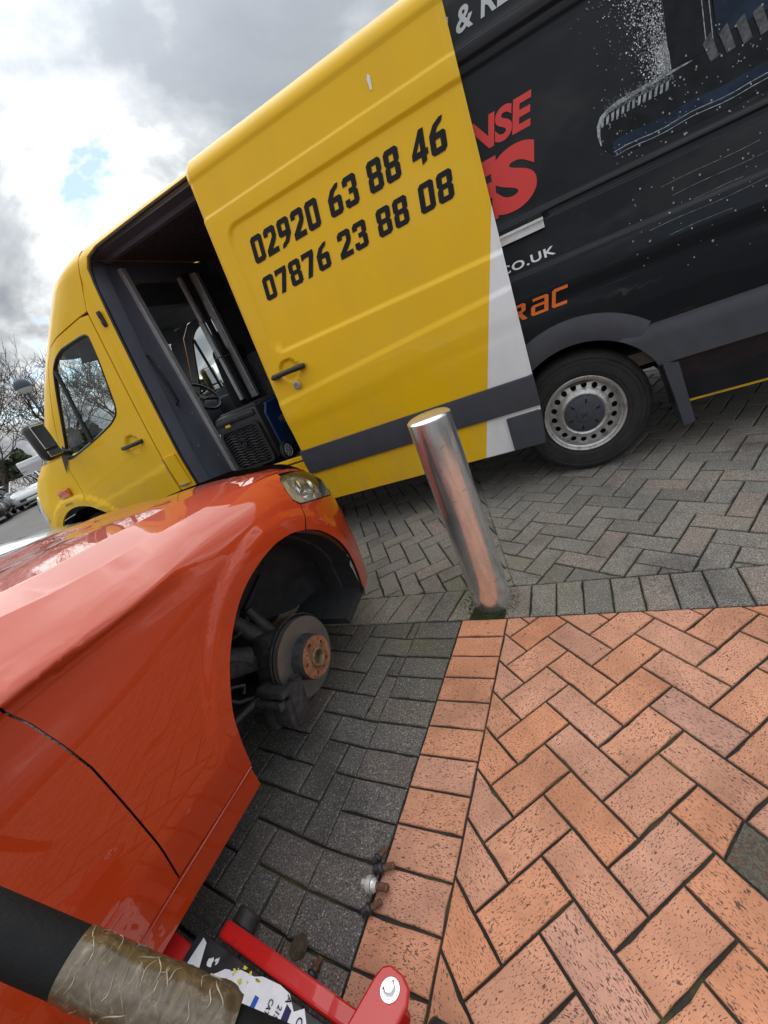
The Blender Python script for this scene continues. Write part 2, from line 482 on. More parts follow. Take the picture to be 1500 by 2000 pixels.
class MB:
    def __init__(self):
        self.v, self.f, self.m = [], [], []

    def add(self, vs, fs, mi=0):
        b = len(self.v)
        self.v += [tuple(p) for p in vs]
        self.f += [tuple(b + i for i in f) for f in fs]
        self.m += [mi] * len(fs)
        return self

    def box(self, c, s, rot=None, mi=0, bev=0.0):
        hx, hy, hz = s[0] / 2, s[1] / 2, s[2] / 2
        if bev > 0:
            bm = bmesh.new()
            bmesh.ops.create_cube(bm, size=1)
            for q in bm.verts:
                q.co = Vector((q.co.x * s[0], q.co.y * s[1], q.co.z * s[2]))
            bmesh.ops.bevel(bm, geom=bm.edges[:], offset=bev, segments=2, affect='EDGES', profile=0.5)
            bm.verts.index_update()
            vs = [q.co.copy() for q in bm.verts]
            fs = [[q.index for q in f.verts] for f in bm.faces]
            bm.free()
        else:
            vs = [Vector((x, y, z)) for z in (-hz, hz) for y in (-hy, hy) for x in (-hx, hx)]
            fs = [(0, 2, 3, 1), (4, 5, 7, 6), (0, 1, 5, 4), (2, 6, 7, 3), (0, 4, 6, 2), (1, 3, 7, 5)]
        if rot is not None:
            vs = [rot @ p for p in vs]
        return self.add([p + Vector(c) for p in vs], fs, mi)

    def tube(self, pts, rad, n=10, caps=True, mi=0):
        pts = [Vector(p) for p in pts]
        if isinstance(rad, (int, float)):
            rad = [rad] * len(pts)
        vs, fs = [], []
        prev = None
        for i, p in enumerate(pts):
            d = (pts[min(i + 1, len(pts) - 1)] - pts[max(i - 1, 0)]).normalized()
            if prev is None:
                a = d.orthogonal().normalized()
            else:
                a = (prev - d * prev.dot(d))
                a = a.normalized() if a.length > 1e-6 else d.orthogonal().normalized()
            prev = a
            bb = d.cross(a)
            for k in range(n):
                t = 2 * math.pi * k / n
                vs.append(p + (a * math.cos(t) + bb * math.sin(t)) * rad[i])
        for i in range(len(pts) - 1):
            for k in range(n):
                k2 = (k + 1) % n
                fs.append((i * n + k, i * n + k2, (i + 1) * n + k2, (i + 1) * n + k))
        if caps:
            fs.append(tuple(range(n - 1, -1, -1)))
            fs.append(tuple((len(pts) - 1) * n + k for k in range(n)))
        return self.add(vs, fs, mi)

    def lathe(self, prof, frame, n=48, mi=0, closed=False):
        """prof: (axial, radius) list; frame: Matrix whose X axis is the spin axis"""
        vs, fs = [], []
        for (x, r) in prof:
            for k in range(n):
                t = 2 * math.pi * k / n
                vs.append(frame @ Vector((x, r * math.cos(t), r * math.sin(t))))
        L = len(prof)
        for i in range(L - 1 + (1 if closed else 0)):
            j = (i + 1) % L
            for k in range(n):
                k2 = (k + 1) % n
                fs.append((i * n + k, j * n + k, j * n + k2, i * n + k2))
        return self.add(vs, fs, mi)

    def build(self, name, mats, parent=None, smooth=None, loc=None):
        me = bpy.data.meshes.new(name)
        me.from_pydata(self.v, [], self.f)
        for mm in (mats if isinstance(mats, (list, tuple)) else [mats]):
            me.materials.append(M[mm])
        me.polygons.foreach_set('material_index', self.m)
        bm = bmesh.new()
        bm.from_mesh(me)
        bmesh.ops.recalc_face_normals(bm, faces=bm.faces[:])
        bm.to_mesh(me)
        bm.free()
        if smooth is not None:
            me.polygons.foreach_set('use_smooth', [True] * len(me.polygons))
            me.set_sharp_from_angle(angle=R(smooth))
        o = bpy.data.objects.new(name, me)
        link(o, parent)
        if loc is not None:
            o.location = loc
        return o


def area2(p):
    return 0.5 * sum(p[i][0] * p[(i + 1) % len(p)][1] - p[(i + 1) % len(p)][0] * p[i][1] for i in range(len(p)))


def panel(name, outline, mapf, mats, parent, holes=(), step=(0.04, 0.04), cuts=(), matf=None, solid=0.0, smooth=40, inner=None, rim_mat=None):
    """outline/holes in 2-D parameters -> filled, sliced into a grid, mapped onto the body surface.
    Shading normals come from the surface itself; the edge is turned in by 'solid' and may get an inner skin."""
    bm = bmesh.new()
    edges = []
    for loop in [outline] + list(holes):
        vs = [bm.verts.new((p[0], p[1], 0)) for p in loop]
        edges += [bm.edges.new((vs[i], vs[(i + 1) % len(vs)])) for i in range(len(vs))]
    bmesh.ops.triangle_fill(bm, use_beauty=True, use_dissolve=False, edges=edges, normal=(0, 0, 1))
    xs = [p[0] for p in outline]
    ys = [p[1] for p in outline]
    lines = []
    k = math.floor(min(xs) / step[0]) + 1
    while k * step[0] < max(xs):
        lines.append(((k * step[0], 0, 0), (1, 0, 0)))
        k += 1
    k = math.floor(min(ys) / step[1]) + 1
    while k * step[1] < max(ys):
        lines.append(((0, k * step[1], 0), (0, 1, 0)))
        k += 1
    lines += [((p[0], p[1], 0), (n_[0], n_[1], 0)) for p, n_ in cuts]
    for co, no in lines:
        bmesh.ops.bisect_plane(bm, geom=bm.verts[:] + bm.edges[:] + bm.faces[:], dist=1e-5, plane_co=co, plane_no=no)
    bmesh.ops.remove_doubles(bm, verts=bm.verts[:], dist=1e-5)
    bm.verts.index_update()
    P = [(v.co.x, v.co.y) for v in bm.verts]
    F = [[v.index for v in f.verts] for f in bm.faces]
    MI = [matf(*f.calc_center_median()[:2]) if matf else 0 for f in bm.faces]
    rim = [(e.verts[0].index, e.verts[1].index, e.link_faces[0]) for e in bm.edges if len(e.link_faces) == 1]
    rim = [(a, b, [v.index for v in f.verts]) for a, b, f in rim]
    bm.free()
    X = [Vector(mapf(*p)) for p in P]
    NR = []
    h = 1.5e-3
    for (a, b) in P:
        du = Vector(mapf(a + h, b)) - Vector(mapf(a - h, b))
        dv = Vector(mapf(a, b + h)) - Vector(mapf(a, b - h))
        n_ = du.cross(dv)
        NR.append(n_.normalized() if n_.length > 1e-12 else Vector((0, 0, 1)))
    # outward = towards the thing's near side (-y) or up, decided by the average
    c = sum(X, Vector()) / len(X)
    V = [tuple(p) for p in X]
    faces = [list(f) for f in F]
    mi = list(MI)
    # winding that agrees with the parameter normal
    for f in faces:
        a = area2([P[i] for i in f])
        if a < 0:
            f.reverse()
    LN = [[NR[i] for i in f] for f in faces]
    sg = -1.0 if (mapf(P[0][0], P[0][1])[1] < 0.9 and sum(n_.y for n_ in NR) > 0) or sum(n_.z for n_ in NR) < -0.5 * len(NR) or (c.y > 0.95 and sum(n_.y for n_ in NR) < 0 and abs(sum(n_.y for n_ in NR)) > 0.5 * len(NR)) else 1.0
    if sg < 0:
        NR = [-n_ for n_ in NR]
        for f in faces:
            f.reverse()
        LN = [[NR[i] for i in f] for f in faces]
    mats = list(mats) if isinstance(mats, (list, tuple)) else [mats]
    if solid:
        base = len(V)
        V += [tuple(x - n_ * solid) for x, n_ in zip(X, NR)]
        for a, b, f in rim:
            i = f.index(a)
            m_ = 0
            q = [a, b, base + b, base + a]
            A, B_, C_ = Vector(V[q[0]]), Vector(V[q[1]]), Vector(V[q[2]])
            fn = (B_ - A).cross(C_ - A)
            fn = fn.normalized() if fn.length > 1e-12 else Vector((0, 0, 1))
            cen = sum((X[k] for k in f), Vector()) / len(f)
            if fn.dot(A - cen) < 0:
                q.reverse()
                fn = -fn
            faces.append(q)
            LN.append([fn] * 4)
            mi.append(len(mats) if rim_mat else 0)
        if rim_mat:
            mats.append(rim_mat)
        if inner:
            mats.append(inner)
            nf = len(F)
            for k in range(nf):
                faces.append([base + i for i in faces[k][::-1]])
                LN.append([-NR[i] for i in faces[k][::-1]])
                mi.append(len(mats) - 1)
    me = bpy.data.meshes.new(name)
    me.from_pydata(V, [], faces)
    for mm in mats:
        me.materials.append(M[mm])
    me.polygons.foreach_set('material_index', mi)
    me.polygons.foreach_set('use_smooth', [True] * len(faces))
    me.normals_split_custom_set([tuple(n_) for ln in LN for n_ in ln])
    o = bpy.data.objects.new(name, me)
    link(o, parent)
    return o


def sstep(e0, e1, x):
    t = min(1.0, max(0.0, (x - e0) / (e1 - e0)))
    return t * t * (3 - 2 * t)


def interp(x, xs, ys):
    return float(np.interp(x, xs, ys))


def rrect(x0, y0, x1, y1, r, n=5):
    out = []
    for cx, cy, a0 in ((x1 - r, y1 - r, 0), (x0 + r, y1 - r, 90), (x0 + r, y0 + r, 180), (x1 - r, y0 + r, 270)):
        for k in range(n + 1):
            a = R(a0 + 90 * k / n)
            out.append((cx + r * math.cos(a), cy + r * math.sin(a)))
    return out


def rrect_sd(x, y, x0, y0, x1, y1, r):
    cx, cy = (x0 + x1) / 2, (y0 + y1) / 2
    qx, qy = abs(x - cx) - (x1 - x0) / 2 + r, abs(y - cy) - (y1 - y0) / 2 + r
    return min(max(qx, qy), 0) + math.hypot(max(qx, 0), max(qy, 0)) - r


def fill_mesh(loops_list):
    """list of (outline, holes) in 2-D -> verts, tris"""
    V, F = [], []
    for outline, holes in loops_list:
        bm = bmesh.new()
        edges = []
        for loop in [outline] + list(holes):
            vs = [bm.verts.new((p[0], p[1], 0)) for p in loop]
            edges += [bm.edges.new((vs[i], vs[(i + 1) % len(vs)])) for i in range(len(vs))]
        bmesh.ops.triangle_fill(bm, use_beauty=True, use_dissolve=False, edges=edges, normal=(0, 0, 1))
        bm.verts.index_update()
        b = len(V)
        V += [(v.co.x, v.co.y) for v in bm.verts]
        F += [tuple(b + v.index for v in f.verts) for f in bm.faces]
        bm.free()
    return V, F


def text_mesh(body, offset=0.0, shear=0.0, spacing=1.0):
    cu = bpy.data.curves.new('t', 'FONT')
    cu.body = body
    cu.offset = offset
    cu.shear = shear
    cu.space_character = spacing
    ob = bpy.data.objects.new('t', cu)
    COL.objects.link(ob)
    dg = bpy.context.evaluated_depsgraph_get()
    me = ob.evaluated_get(dg).to_mesh()
    V = [(v.co.x, v.co.y) for v in me.vertices]
    F = [tuple(p.vertices) for p in me.polygons]
    ob.evaluated_get(dg).to_mesh_clear()
    bpy.data.objects.remove(ob)
    bpy.data.curves.remove(cu)
    return V, F


# ================================================================== GROUND AND PAVING
U = 0.1025
ground = MB().add([(-300, -300, -0.03), (300, -300, -0.03), (300, 300, -0.03), (-300, 300, -0.03)], [(0, 1, 2, 3)]).build('ground', 'asphalt')
tag(ground, 'grey tarmac of the car park beyond the paving', kind='structure')
bed_d = MB().add([(-6, -4, -0.012), (6, -4, -0.012), (6, 7, -0.012), (-6, 7, -0.012)], [(0, 1, 2, 3)]).build('dark_paving', 'joint_sand')
tag(bed_d, 'dark grey block paving under the van and the red car', kind='structure')


def bline(y, e=0.0):      # right edge of the red border course at this y
    return -0.163 - (0.543 - y) * 0.0458 + e


bed_r = MB().add([(bline(0.543) - 0.2, 0.543, -0.008), (bline(-4) - 0.2, -4, -0.008), (6, -4, -0.008), (6, 0.543, -0.008)], [(0, 1, 2, 3)]).build('red_paving', 'joint_sand')
tag(bed_r, 'orange red clay brick paving in the foreground', kind='structure')


def clip(poly, a, b):
    """keep the part of poly left of the line a->b"""
    out = []
    nx, ny = -(b[1] - a[1]), b[0] - a[0]
    d = [(p[0] - a[0]) * nx + (p[1] - a[1]) * ny for p in poly]
    for i in range(len(poly)):
        j = (i + 1) % len(poly)
        if d[i] >= 0:
            out.append(poly[i])
        if d[i] * d[j] < 0:
            t = d[i] / (d[i] - d[j])
            out.append((poly[i][0] + t * (poly[j][0] - poly[i][0]), poly[i][1] + t * (poly[j][1] - poly[i][1])))
    return out


def inset(poly, dd):
    n = len(poly)
    big = 10
    out = [(min(p[0] for p in poly) - 1, min(p[1] for p in poly) - 1), (max(p[0] for p in poly) + 1, min(p[1] for p in poly) - 1),
           (max(p[0] for p in poly) + 1, max(p[1] for p in poly) + 1), (min(p[0] for p in poly) - 1, max(p[1] for p in poly) + 1)]
    for i in range(n):
        a, b = poly[i], poly[(i + 1) % n]
        L = math.hypot(b[0] - a[0], b[1] - a[1])
        if L < 1e-6:
            continue
        nx, ny = -(b[1] - a[1]) / L * dd, (b[0] - a[0]) / L * dd
        out = clip(out, (a[0] + nx, a[1] + ny), (b[0] + nx, b[1] + ny))
        if len(out) < 3:
            return []
    return out


def to_px(p):
    v = Vector(p) - CAM
    d = v.dot(FWD)
    if d < 0.05:
        return None
    return (750 + FPX * v.dot(RGT) / d, 1000 + FPX * v.dot(DWN) / d)


def herring(org, ang_u, region, x0, x1, y0, y1, joint=0.0034):
    """2:1 herringbone; returns (polygon, long axis angle)"""
    ca, sa = math.cos(R(ang_u)), math.sin(R(ang_u))
    out = []
    K = 60
    for i in range(-K, K):
        for j in range(-K, K):
            for kind in (0, 1):
                u, v = i + 2 * j, -i + 2 * j
                if kind == 0:
                    r = [(u, v), (u + 2, v), (u + 2, v + 1), (u, v + 1)]
                else:
                    u += 2
                    r = [(u, v), (u + 1, v), (u + 1, v + 2), (u, v + 2)]
                poly = [(org[0] + (a * ca - b * sa) * U, org[1] + (a * sa + b * ca) * U) for a, b in r]
                cx = sum(p[0] for p in poly) / 4
                cy = sum(p[1] for p in poly) / 4
                if not (x0 - 0.2 < cx < x1 + 0.2 and y0 - 0.2 < cy < y1 + 0.2):
                    continue
                poly = inset(poly, joint)
                for a, b in region:
                    poly = clip(poly, a, b)
                    if len(poly) < 3:
                        break
                if len(poly) >= 3 and abs(area2(poly)) > 0.0006:
                    out.append((poly, ang_u + 90 * kind, (u, v, kind)))
    return out


def wobble(poly, amt):
    """uneven, slightly chipped outline"""
    out = []
    n = len(poly)
    for i in range(n):
        a, b = poly[i], poly[(i + 1) % n]
        L = math.hypot(b[0] - a[0], b[1] - a[1])
        out.append(a)
        m = int(L / 0.035)
        nx, ny = (-(b[1] - a[1]) / max(L, 1e-6), (b[0] - a[0]) / max(L, 1e-6))
        for k in range(1, m):
            t = (k + random.uniform(-.25, .25)) / m
            d = abs(random.gauss(0, amt))
            if random.random() < 0.06:
                d += amt * 3
            out.append((a[0] + (b[0] - a[0]) * t + nx * d, a[1] + (b[1] - a[1]) * t + ny * d))
    return out


def brick_geo(poly, ang, amt, cham=0.0035, h=0.03):
    """local verts/faces of a brick about its centre with its length on X"""
    if area2(poly) < 0:
        poly = poly[::-1]
    cx = sum(p[0] for p in poly) / len(poly)
    cy = sum(p[1] for p in poly) / len(poly)
    ca, sa = math.cos(R(-ang)), math.sin(R(-ang))
    q = [((p[0] - cx) * ca - (p[1] - cy) * sa, (p[0] - cx) * sa + (p[1] - cy) * ca) for p in poly]
    q = wobble(q, amt)
    n = len(q)
    # chamfered top: move each rim point towards the middle
    top = []
    for i in range(n):
        a, b, c = q[i - 1], q[i], q[(i + 1) % n]
        e1 = Vector((b[0] - a[0], b[1] - a[1]))
        e2 = Vector((c[0] - b[0], c[1] - b[1]))
        e1.normalize()
        e2.normalize()
        m = Vector((-e1.y - e2.y, e1.x + e2.x))
        L = max(m.length, 0.6)
        m = m / (L * L) * 2
        top.append((b[0] + m.x * cham, b[1] + m.y * cham))
    vs = [(p[0], p[1], -h) for p in q] + [(p[0], p[1], -cham * 0.9) for p in q] + [(p[0], p[1], 0.0) for p in top]
    fs = []
    for i in range(n):
        j = (i + 1) % n
        fs.append((i, j, n + j, n + i))
        fs.append((n + i, n + j, 2 * n + j, 2 * n + i))
    fs.append(tuple(2 * n + i for i in range(n)))
    return vs, fs, cx, cy


def lay(pieces, name, material, parent, amt, cham, tilt, dz, limit=290, zoff=0.0):
    """the pieces that show largest become objects; the rest one joined part"""
    scored = []
    for poly, ang, key in pieces:
        cx = sum(p[0] for p in poly) / len(poly)
        cy = sum(p[1] for p in poly) / len(poly)
        px = to_px((cx, cy, 0))
        d = (Vector((cx, cy, 0)) - CAM).length
        vis = px is not None and -60 < px[0] < 1560 and 600 < px[1] < 2080
        under_car = cx < -0.95 and cy < 0.45
        scored.append(((0 if vis and not under_car else 1), d, poly, ang))
    scored.sort(key=lambda t: (t[0], t[1]))
    rest = MB()
    for k, (nv_, d, poly, ang) in enumerate(scored):
        vs, fs, cx, cy = brick_geo(poly, ang, amt, cham)
        rx, ry, z = random.gauss(0, tilt), random.gauss(0, tilt), zoff + random.gauss(0, dz)
        if k < limit and nv_ == 0:
            me = bpy.data.meshes.new(name)
            me.from_pydata(vs, [], fs)
            me.materials.append(M[material])
            o = bpy.data.objects.new(name, me)
            link(o, parent)
            o.location = (cx, cy, z)
            o.rotation_euler = (rx, ry, R(ang))
        else:
            mt = Matrix.Translation((cx, cy, z)) @ Matrix.Rotation(R(ang), 4, 'Z') @ Matrix.Rotation(rx, 4, 'X')
            rest.add([mt @ Vector(p) for p in vs], fs)
    if rest.v:
        o = rest.build(name + 's_beyond', material, parent)
        tag(o, kind='stuff')


# red field (phase and angle measured from the photograph)
LB = lambda off, y0=0.6, y1=-4.0: ((bline(y0) + off, y0), (bline(y1) + off, y1))
reg = [LB(0.003), ((6, 0.541), (-6, 0.541))]
reds = herring((0, 0), -45, reg, -0.4, 2.2, -1.7, 0.6)
# one brick has lost its end: the hollow is filled with grit
fixed = []
for poly, ang, key in reds:
    if key == (3, 1, 0):
        a = (3.93 * U, 2.02 * U)
        b = (4.15 * U, 0.98 * U)
        ca, sa = math.cos(R(-45)), math.sin(R(-45))
        w = lambda p: (p[0] * ca - p[1] * sa, p[0] * sa + p[1] * ca)
        keep = clip(poly, w(b), w(a))
        poly = keep
    fixed.append((poly, ang, key))
lay(fixed, 'red_brick', 'red_brick', bed_r, 0.0010, 0.0024, 0.004, 0.0008)
ca, sa = math.cos(R(-45)), math.sin(R(-45))
ptch = [(4.0, 1.97), (4.2, 1.02), (4.97, 1.03), (4.98, 1.96)]
g_ = MB()
cols = []
nx_, ny_ = 24, 14
for j in range(ny_ + 1):
    for i in range(nx_ + 1):
        a, b = i / nx_, j / ny_
        p0 = (ptch[1][0] + (ptch[2][0] - ptch[1][0]) * a, ptch[1][1] + (ptch[2][1] - ptch[1][1]) * a)
        p1 = (ptch[0][0] + (ptch[3][0] - ptch[0][0]) * a, ptch[0][1] + (ptch[3][1] - ptch[0][1]) * a)
        q = ((p0[0] + (p1[0] - p0[0]) * b) * U, (p0[1] + (p1[1] - p0[1]) * b) * U)
        cols.append((q[0] * ca - q[1] * sa, q[0] * sa + q[1] * ca, -0.007 + random.uniform(0, 0.005)))
g_.add(cols, [(j * (nx_ + 1) + i, j * (nx_ + 1) + i + 1, (j + 1) * (nx_ + 1) + i + 1, (j + 1) * (nx_ + 1) + i) for j in range(ny_) for i in range(nx_)])
pt = g_.build('grit_patch', 'grit', bed_r, smooth=60)
pt['label'] = 'grit and moss filling the broken end of a brick'

# red border course, dark border course, dark soldier band
border, dborder = [], []
y = 0.541
k = 0
while y > -2.0:
    h = 0.104 if k else 0.100
    y2 = y - h
    jt = 0.0034
    sk = 0.004
    border.append(([(bline(y2) - 0.197, y2 + jt + sk), (bline(y2) - jt, y2 + jt), (bline(y) - jt, y - jt), (bline(y) - 0.197, y - jt + sk)], 0.0, None))
    y = y2
    k += 1
y = 0.538
while y > -2.0:
    y2 = y - 0.1035
    jt = 0.003
    sk = 0.010
    dborder.append(([(bline(y2) - 0.402, y2 + jt + sk), (bline(y2) - 0.204, y2 + jt), (bline(y) - 0.204, y - jt), (bline(y) - 0.402, y - jt + sk)], 0.0, None))
    y = y2
lay([(wp, a, kx) for wp, a, kx in border], 'border_brick', 'red_brick', bed_r, 0.0010, 0.0024, 0.004, 0.0008)
band = []
x = -3.0
while x < 3.2:
    if not (-0.335 < x + 0.05 < -0.15):
        jt = 0.0028
        sk = 0.055 if x < -0.3 else 0.0
        band.append(([(x + jt - sk * 0.9, 0.549), (x + 0.1045 - jt - sk * 0.9, 0.549), (x + 0.1045 - jt, 0.748), (x + jt, 0.748)], 90.0, None))
    x += 0.1045
lay(band, 'edging_block', 'dark_block', bed_d, 0.0011, 0.004, 0.006, 0.0012)
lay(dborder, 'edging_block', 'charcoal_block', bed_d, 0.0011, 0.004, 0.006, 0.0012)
# cut slips round the bollard
slips = [([(-0.385, 0.553), (-0.335, 0.553), (-0.33, 0.60), (-0.345, 0.645), (-0.375, 0.62)], 0, None), ([(-0.148, 0.56), (-0.125, 0.555), (-0.12, 0.745), (-0.15, 0.745)], 90, None)]
lay(slips, 'cut_slip', 'dark_block', bed_d, 0.0015, 0.004, 0.006, 0.001, zoff=-0.002)

seam_a, seam_b = (-0.153, 0.751), (-1.55, 5.6)
fieldR = herring((0.062, 0.757), -28, [((-6, 0.753), (6, 0.753)), (seam_b, seam_a)], -1.6, 3.4, 0.7, 4.6, 0.0036)
fieldL = herring((-0.949, 0.926), 31.5, [((-6, 0.753), (6, 0.753)), (seam_a, seam_b)], -3.4, -0.1, 0.7, 4.0, 0.0036)
fieldD = herring((-0.683, -0.168), -6.5, [((-6, 0.545), (-6.0, -6)), (LB(-0.405)[1], LB(-0.405)[0]), ((6, 0.545), (-6, 0.545))], -2.9, -0.5, -2.0, 0.6, 0.0036)
lay(fieldR, 'paving_block', 'dark_block', bed_d, 0.0011, 0.004, 0.006, 0.0013, 170)
lay(fieldL, 'paving_block', 'dark_block', bed_d, 0.0011, 0.004, 0.006, 0.0013, 70)
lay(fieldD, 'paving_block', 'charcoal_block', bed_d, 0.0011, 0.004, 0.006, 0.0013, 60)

# moss and dirt gathered round the foot of the bollard
ms = MB()
for k in range(420):
    a = random.uniform(0, 2 * math.pi)
    rr = 0.088 + abs(random.gauss(0, 0.028))
    px_, py_ = -0.24 + rr * math.cos(a), 0.665 + rr * math.sin(a)
    if py_ < 0.546:
        continue
    s_ = random.uniform(0.002, 0.007)
    h_ = random.uniform(0.002, 0.007)
    ms.add([(px_ - s_, py_ - s_ * .6, -0.008), (px_ + s_, py_ - s_ * .8, -0.008), (px_ + s_ * .4, py_ + s_, -0.008), (px_, py_, h_)], [(0, 1, 3), (1, 2, 3), (2, 0, 3)])
tag(ms.build('moss', 'moss', None, 50), 'green moss round the foot of the steel bollard', 'moss', kind='stuff')
hole = MB()
hv = [(-0.569 + 0.026 * math.cos(t) * random.uniform(.93, 1.05), -0.596 + 0.026 * math.sin(t) * random.uniform(.93, 1.05), 0.004) for t in [k * math.pi / 12 for k in range(24)]]
hole.add(hv + [(-0.569, -0.596, 0.0062)], [(i, (i + 1) % 24, 24) for i in range(24)])
hole.build('soil_plug', 'sand_patch', bed_d, 50)['label'] = 'round brown soil plug in a dark paving block'

# ================================================================== BOLLARD
bo = empty('bollard', (-0.24, 0.665, 0), 0, 'scuffed stainless steel bollard standing at the corner of the red paving', 'bollard')
FX = Matrix.Rotation(R(-90), 4, 'Y')     # X axis -> up
mb = MB()
mb.lathe([(-0.03, 0.085), (0.30, 0.085), (0.60, 0.0852), (0.880, 0.085), (0.886, 0.0842)], FX, 64)
mb.build('post', 'stainless', bo, 40)
mb = MB()
mb.lathe([(0.886, 0.0842), (0.892, 0.078), (0.897, 0.055), (0.9, 0.028), (0.901, 0.0005)], FX, 64)
mb.build('cap', 'stainless', bo, 50)
rb = random.Random(2)
mat('scuff', (0.05, 0.035, 0.035), 0.6)
mat('red_reflection', (0.30, 0.05, 0.04), 0.6)  # reddish marks paint red reflections onto the steel among the dark scuffs
for k in range(26):
    a0_, z0_ = R(rb.uniform(215, 330)), rb.choice((rb.uniform(0.5, 0.75), rb.uniform(0.1, 0.85)))
    L_, sl_ = rb.uniform(0.006, 0.035), rb.uniform(-0.5, 0.5)
    if rb.random() < 0.5:
        a0_, z0_, L_ = R(rb.uniform(210, 240)), rb.uniform(0.52, 0.72), rb.uniform(0.004, 0.014)
    pts = []
    for q_ in range(6):
        f = q_ / 5
        aa = a0_ + L_ / 0.085 * f
        pts.append((0.0852 * math.cos(aa), 0.0852 * math.sin(aa), z0_ + L_ * sl_ * f + 0.15 * L_ * math.sin(f * 3)))
    mb = MB()
    mb.tube(pts, [0.0003, 0.0007, 0.0009, 0.0008, 0.0006, 0.0003], 4)
    mb.build('scratch_and_reflection', 'red_reflection' if k % 5 == 0 else 'scuff', bo)

# ================================================================== THE VAN
VYAW = R(5.19)
van = empty('panel_van', (0.24380, 1.80531, 0), VYAW, 'yellow and black high roof van with its side door slid open', 'van')
NC = 0.965          # half width: van centre line


def prof(z):
    return -0.035 + 0.19 * min(1.2, max(0.0, (z - 0.9) / 1.5)) ** 1.2


def scz(z):
    return interp(z, [0.3, 0.75, 0.95, 1.11, 1.20, 1.28, 2.0, 2.27, 2.5], [-4.62, -4.65, -4.60, -4.48, -4.38, -4.24, -3.47, -3.15, -2.86])


def vmap(t, z, extra=0.0, feat=None):
    """(distance along the van, height) -> point on the outer skin, wrapping round the front corner"""
    f = feat(t, z) if feat else 0.0
    s0 = scz(z)
    r = 0.7
    u = s0 - t
    off = prof(z) + extra + f
    if u <= 0:
        return (t, off, z)
    if u < r * math.pi / 2:
        th = u / r
        rr = r - extra - f
        return (s0 - rr * math.sin(th), prof(z) + r - rr * math.cos(th), z)
    return (s0 - r + extra + f, prof(z) + r + (u - r * math.pi / 2), z)


def far(fn):
    def g(a, b):
        x, y, z = fn(a, b)
        return (x, 2 * NC - y, z)
    return g


def tcen(z):
    return scz(z) - 0.7 * math.pi / 2 - (NC - prof(z) - 0.7)


def arc(cx, cy, r, a0, a1, n):
    return [(cx + r * math.cos(R(a0 + (a1 - a0) * k / n)), cy + r * math.sin(R(a0 + (a1 - a0) * k / n))) for k in range(n + 1)]


RW = (0.011, 0.36)      # rear wheel centre
FW = (-4.30, 0.36)      # front wheel centre


# ---- sliding door
def door_feat(t, z):
    d = rrect_sd(t, z, -1.665, 1.315, -0.10, 2.075, 0.10)
    f = 0.014 * sstep(0.0, -0.03, d)
    f += 0.010 * sstep(2.150, 2.172, z) - 0.007 * sstep(2.345, 2.375, z)
    zc_ = 1.045 + (t + 1.77) * 0.075
    f += -0.010 * sstep(zc_ + 0.02, zc_ - 0.02, z) + 0.008 * sstep(zc_ - 0.10, zc_ - 0.22, z)
    if z > 2.38:
        f += 0.9 * (z - 2.38) ** 2 * 8
    # gentle crown and a rolled front edge
    f += 0.018 * sstep(-1.745, -1.775, t) + 0.010 * sstep(-0.235, -0.21, t)
    # finger dish behind the handle
    d2 = math.hypot((t + 1.60) / 0.075, (z - 1.213) / 0.075)
    f += 0.022 * sstep(1.0, 0.75, d2)
    return f


DX = -0.075


def door_map(t, z):
    return vmap(t, z, DX, door_feat)


def door_mat(t, z):
    if t > -0.405 and z < 0.50:
        return 2
    return 1 if t > -0.213 + (z - 1.53) * (0.366 / 1.23) else 0


door = panel('sliding_door', [(-1.775, 0.305), (-0.225, 0.300), (-0.21, 0.45), (-0.21, 2.40), (-0.24, 2.475), (-1.76, 2.475), (-1.775, 2.44)], door_map,
             ['yellow_paint', 'white_vinyl', 'grey_plastic'], van, step=(0.05, 0.05),
             cuts=[((-0.213, 1.53), (1.23, -0.366)), ((-0.405, 0), (1, 0)), ((0, 0.5), (0, 1))]
             + [((0, z), (0, 1)) for z in (1.295, 1.305, 1.315, 1.325, 1.335, 2.035, 2.045, 2.055, 2.065, 2.075, 2.085, 2.152, 2.16, 2.166, 2.174, 2.345, 2.355, 2.365, 2.378, 2.42, 2.44, 2.46)]
             + [((t, 0), (1, 0)) for t in (-1.765, -1.755, -1.745, -1.675, -1.665, -1.657, -1.649, -1.641, -1.633, -1.62, -1.60, -1.58, -1.565, -1.535, -0.22, -0.23)]
             + [((-1.77, 1.045 + d), (-0.075, 1.0)) for d in (0.02, 0.012, 0.004, -0.004, -0.012, -0.02, -0.1, -0.14, -0.18, -0.22)]
             + [((0, z), (0, 1)) for z in (1.138, 1.15, 1.165, 1.18, 1.195, 1.21, 1.225, 1.245, 1.26, 1.275, 1.288)],
             matf=door_mat, solid=0.035, smooth=50)


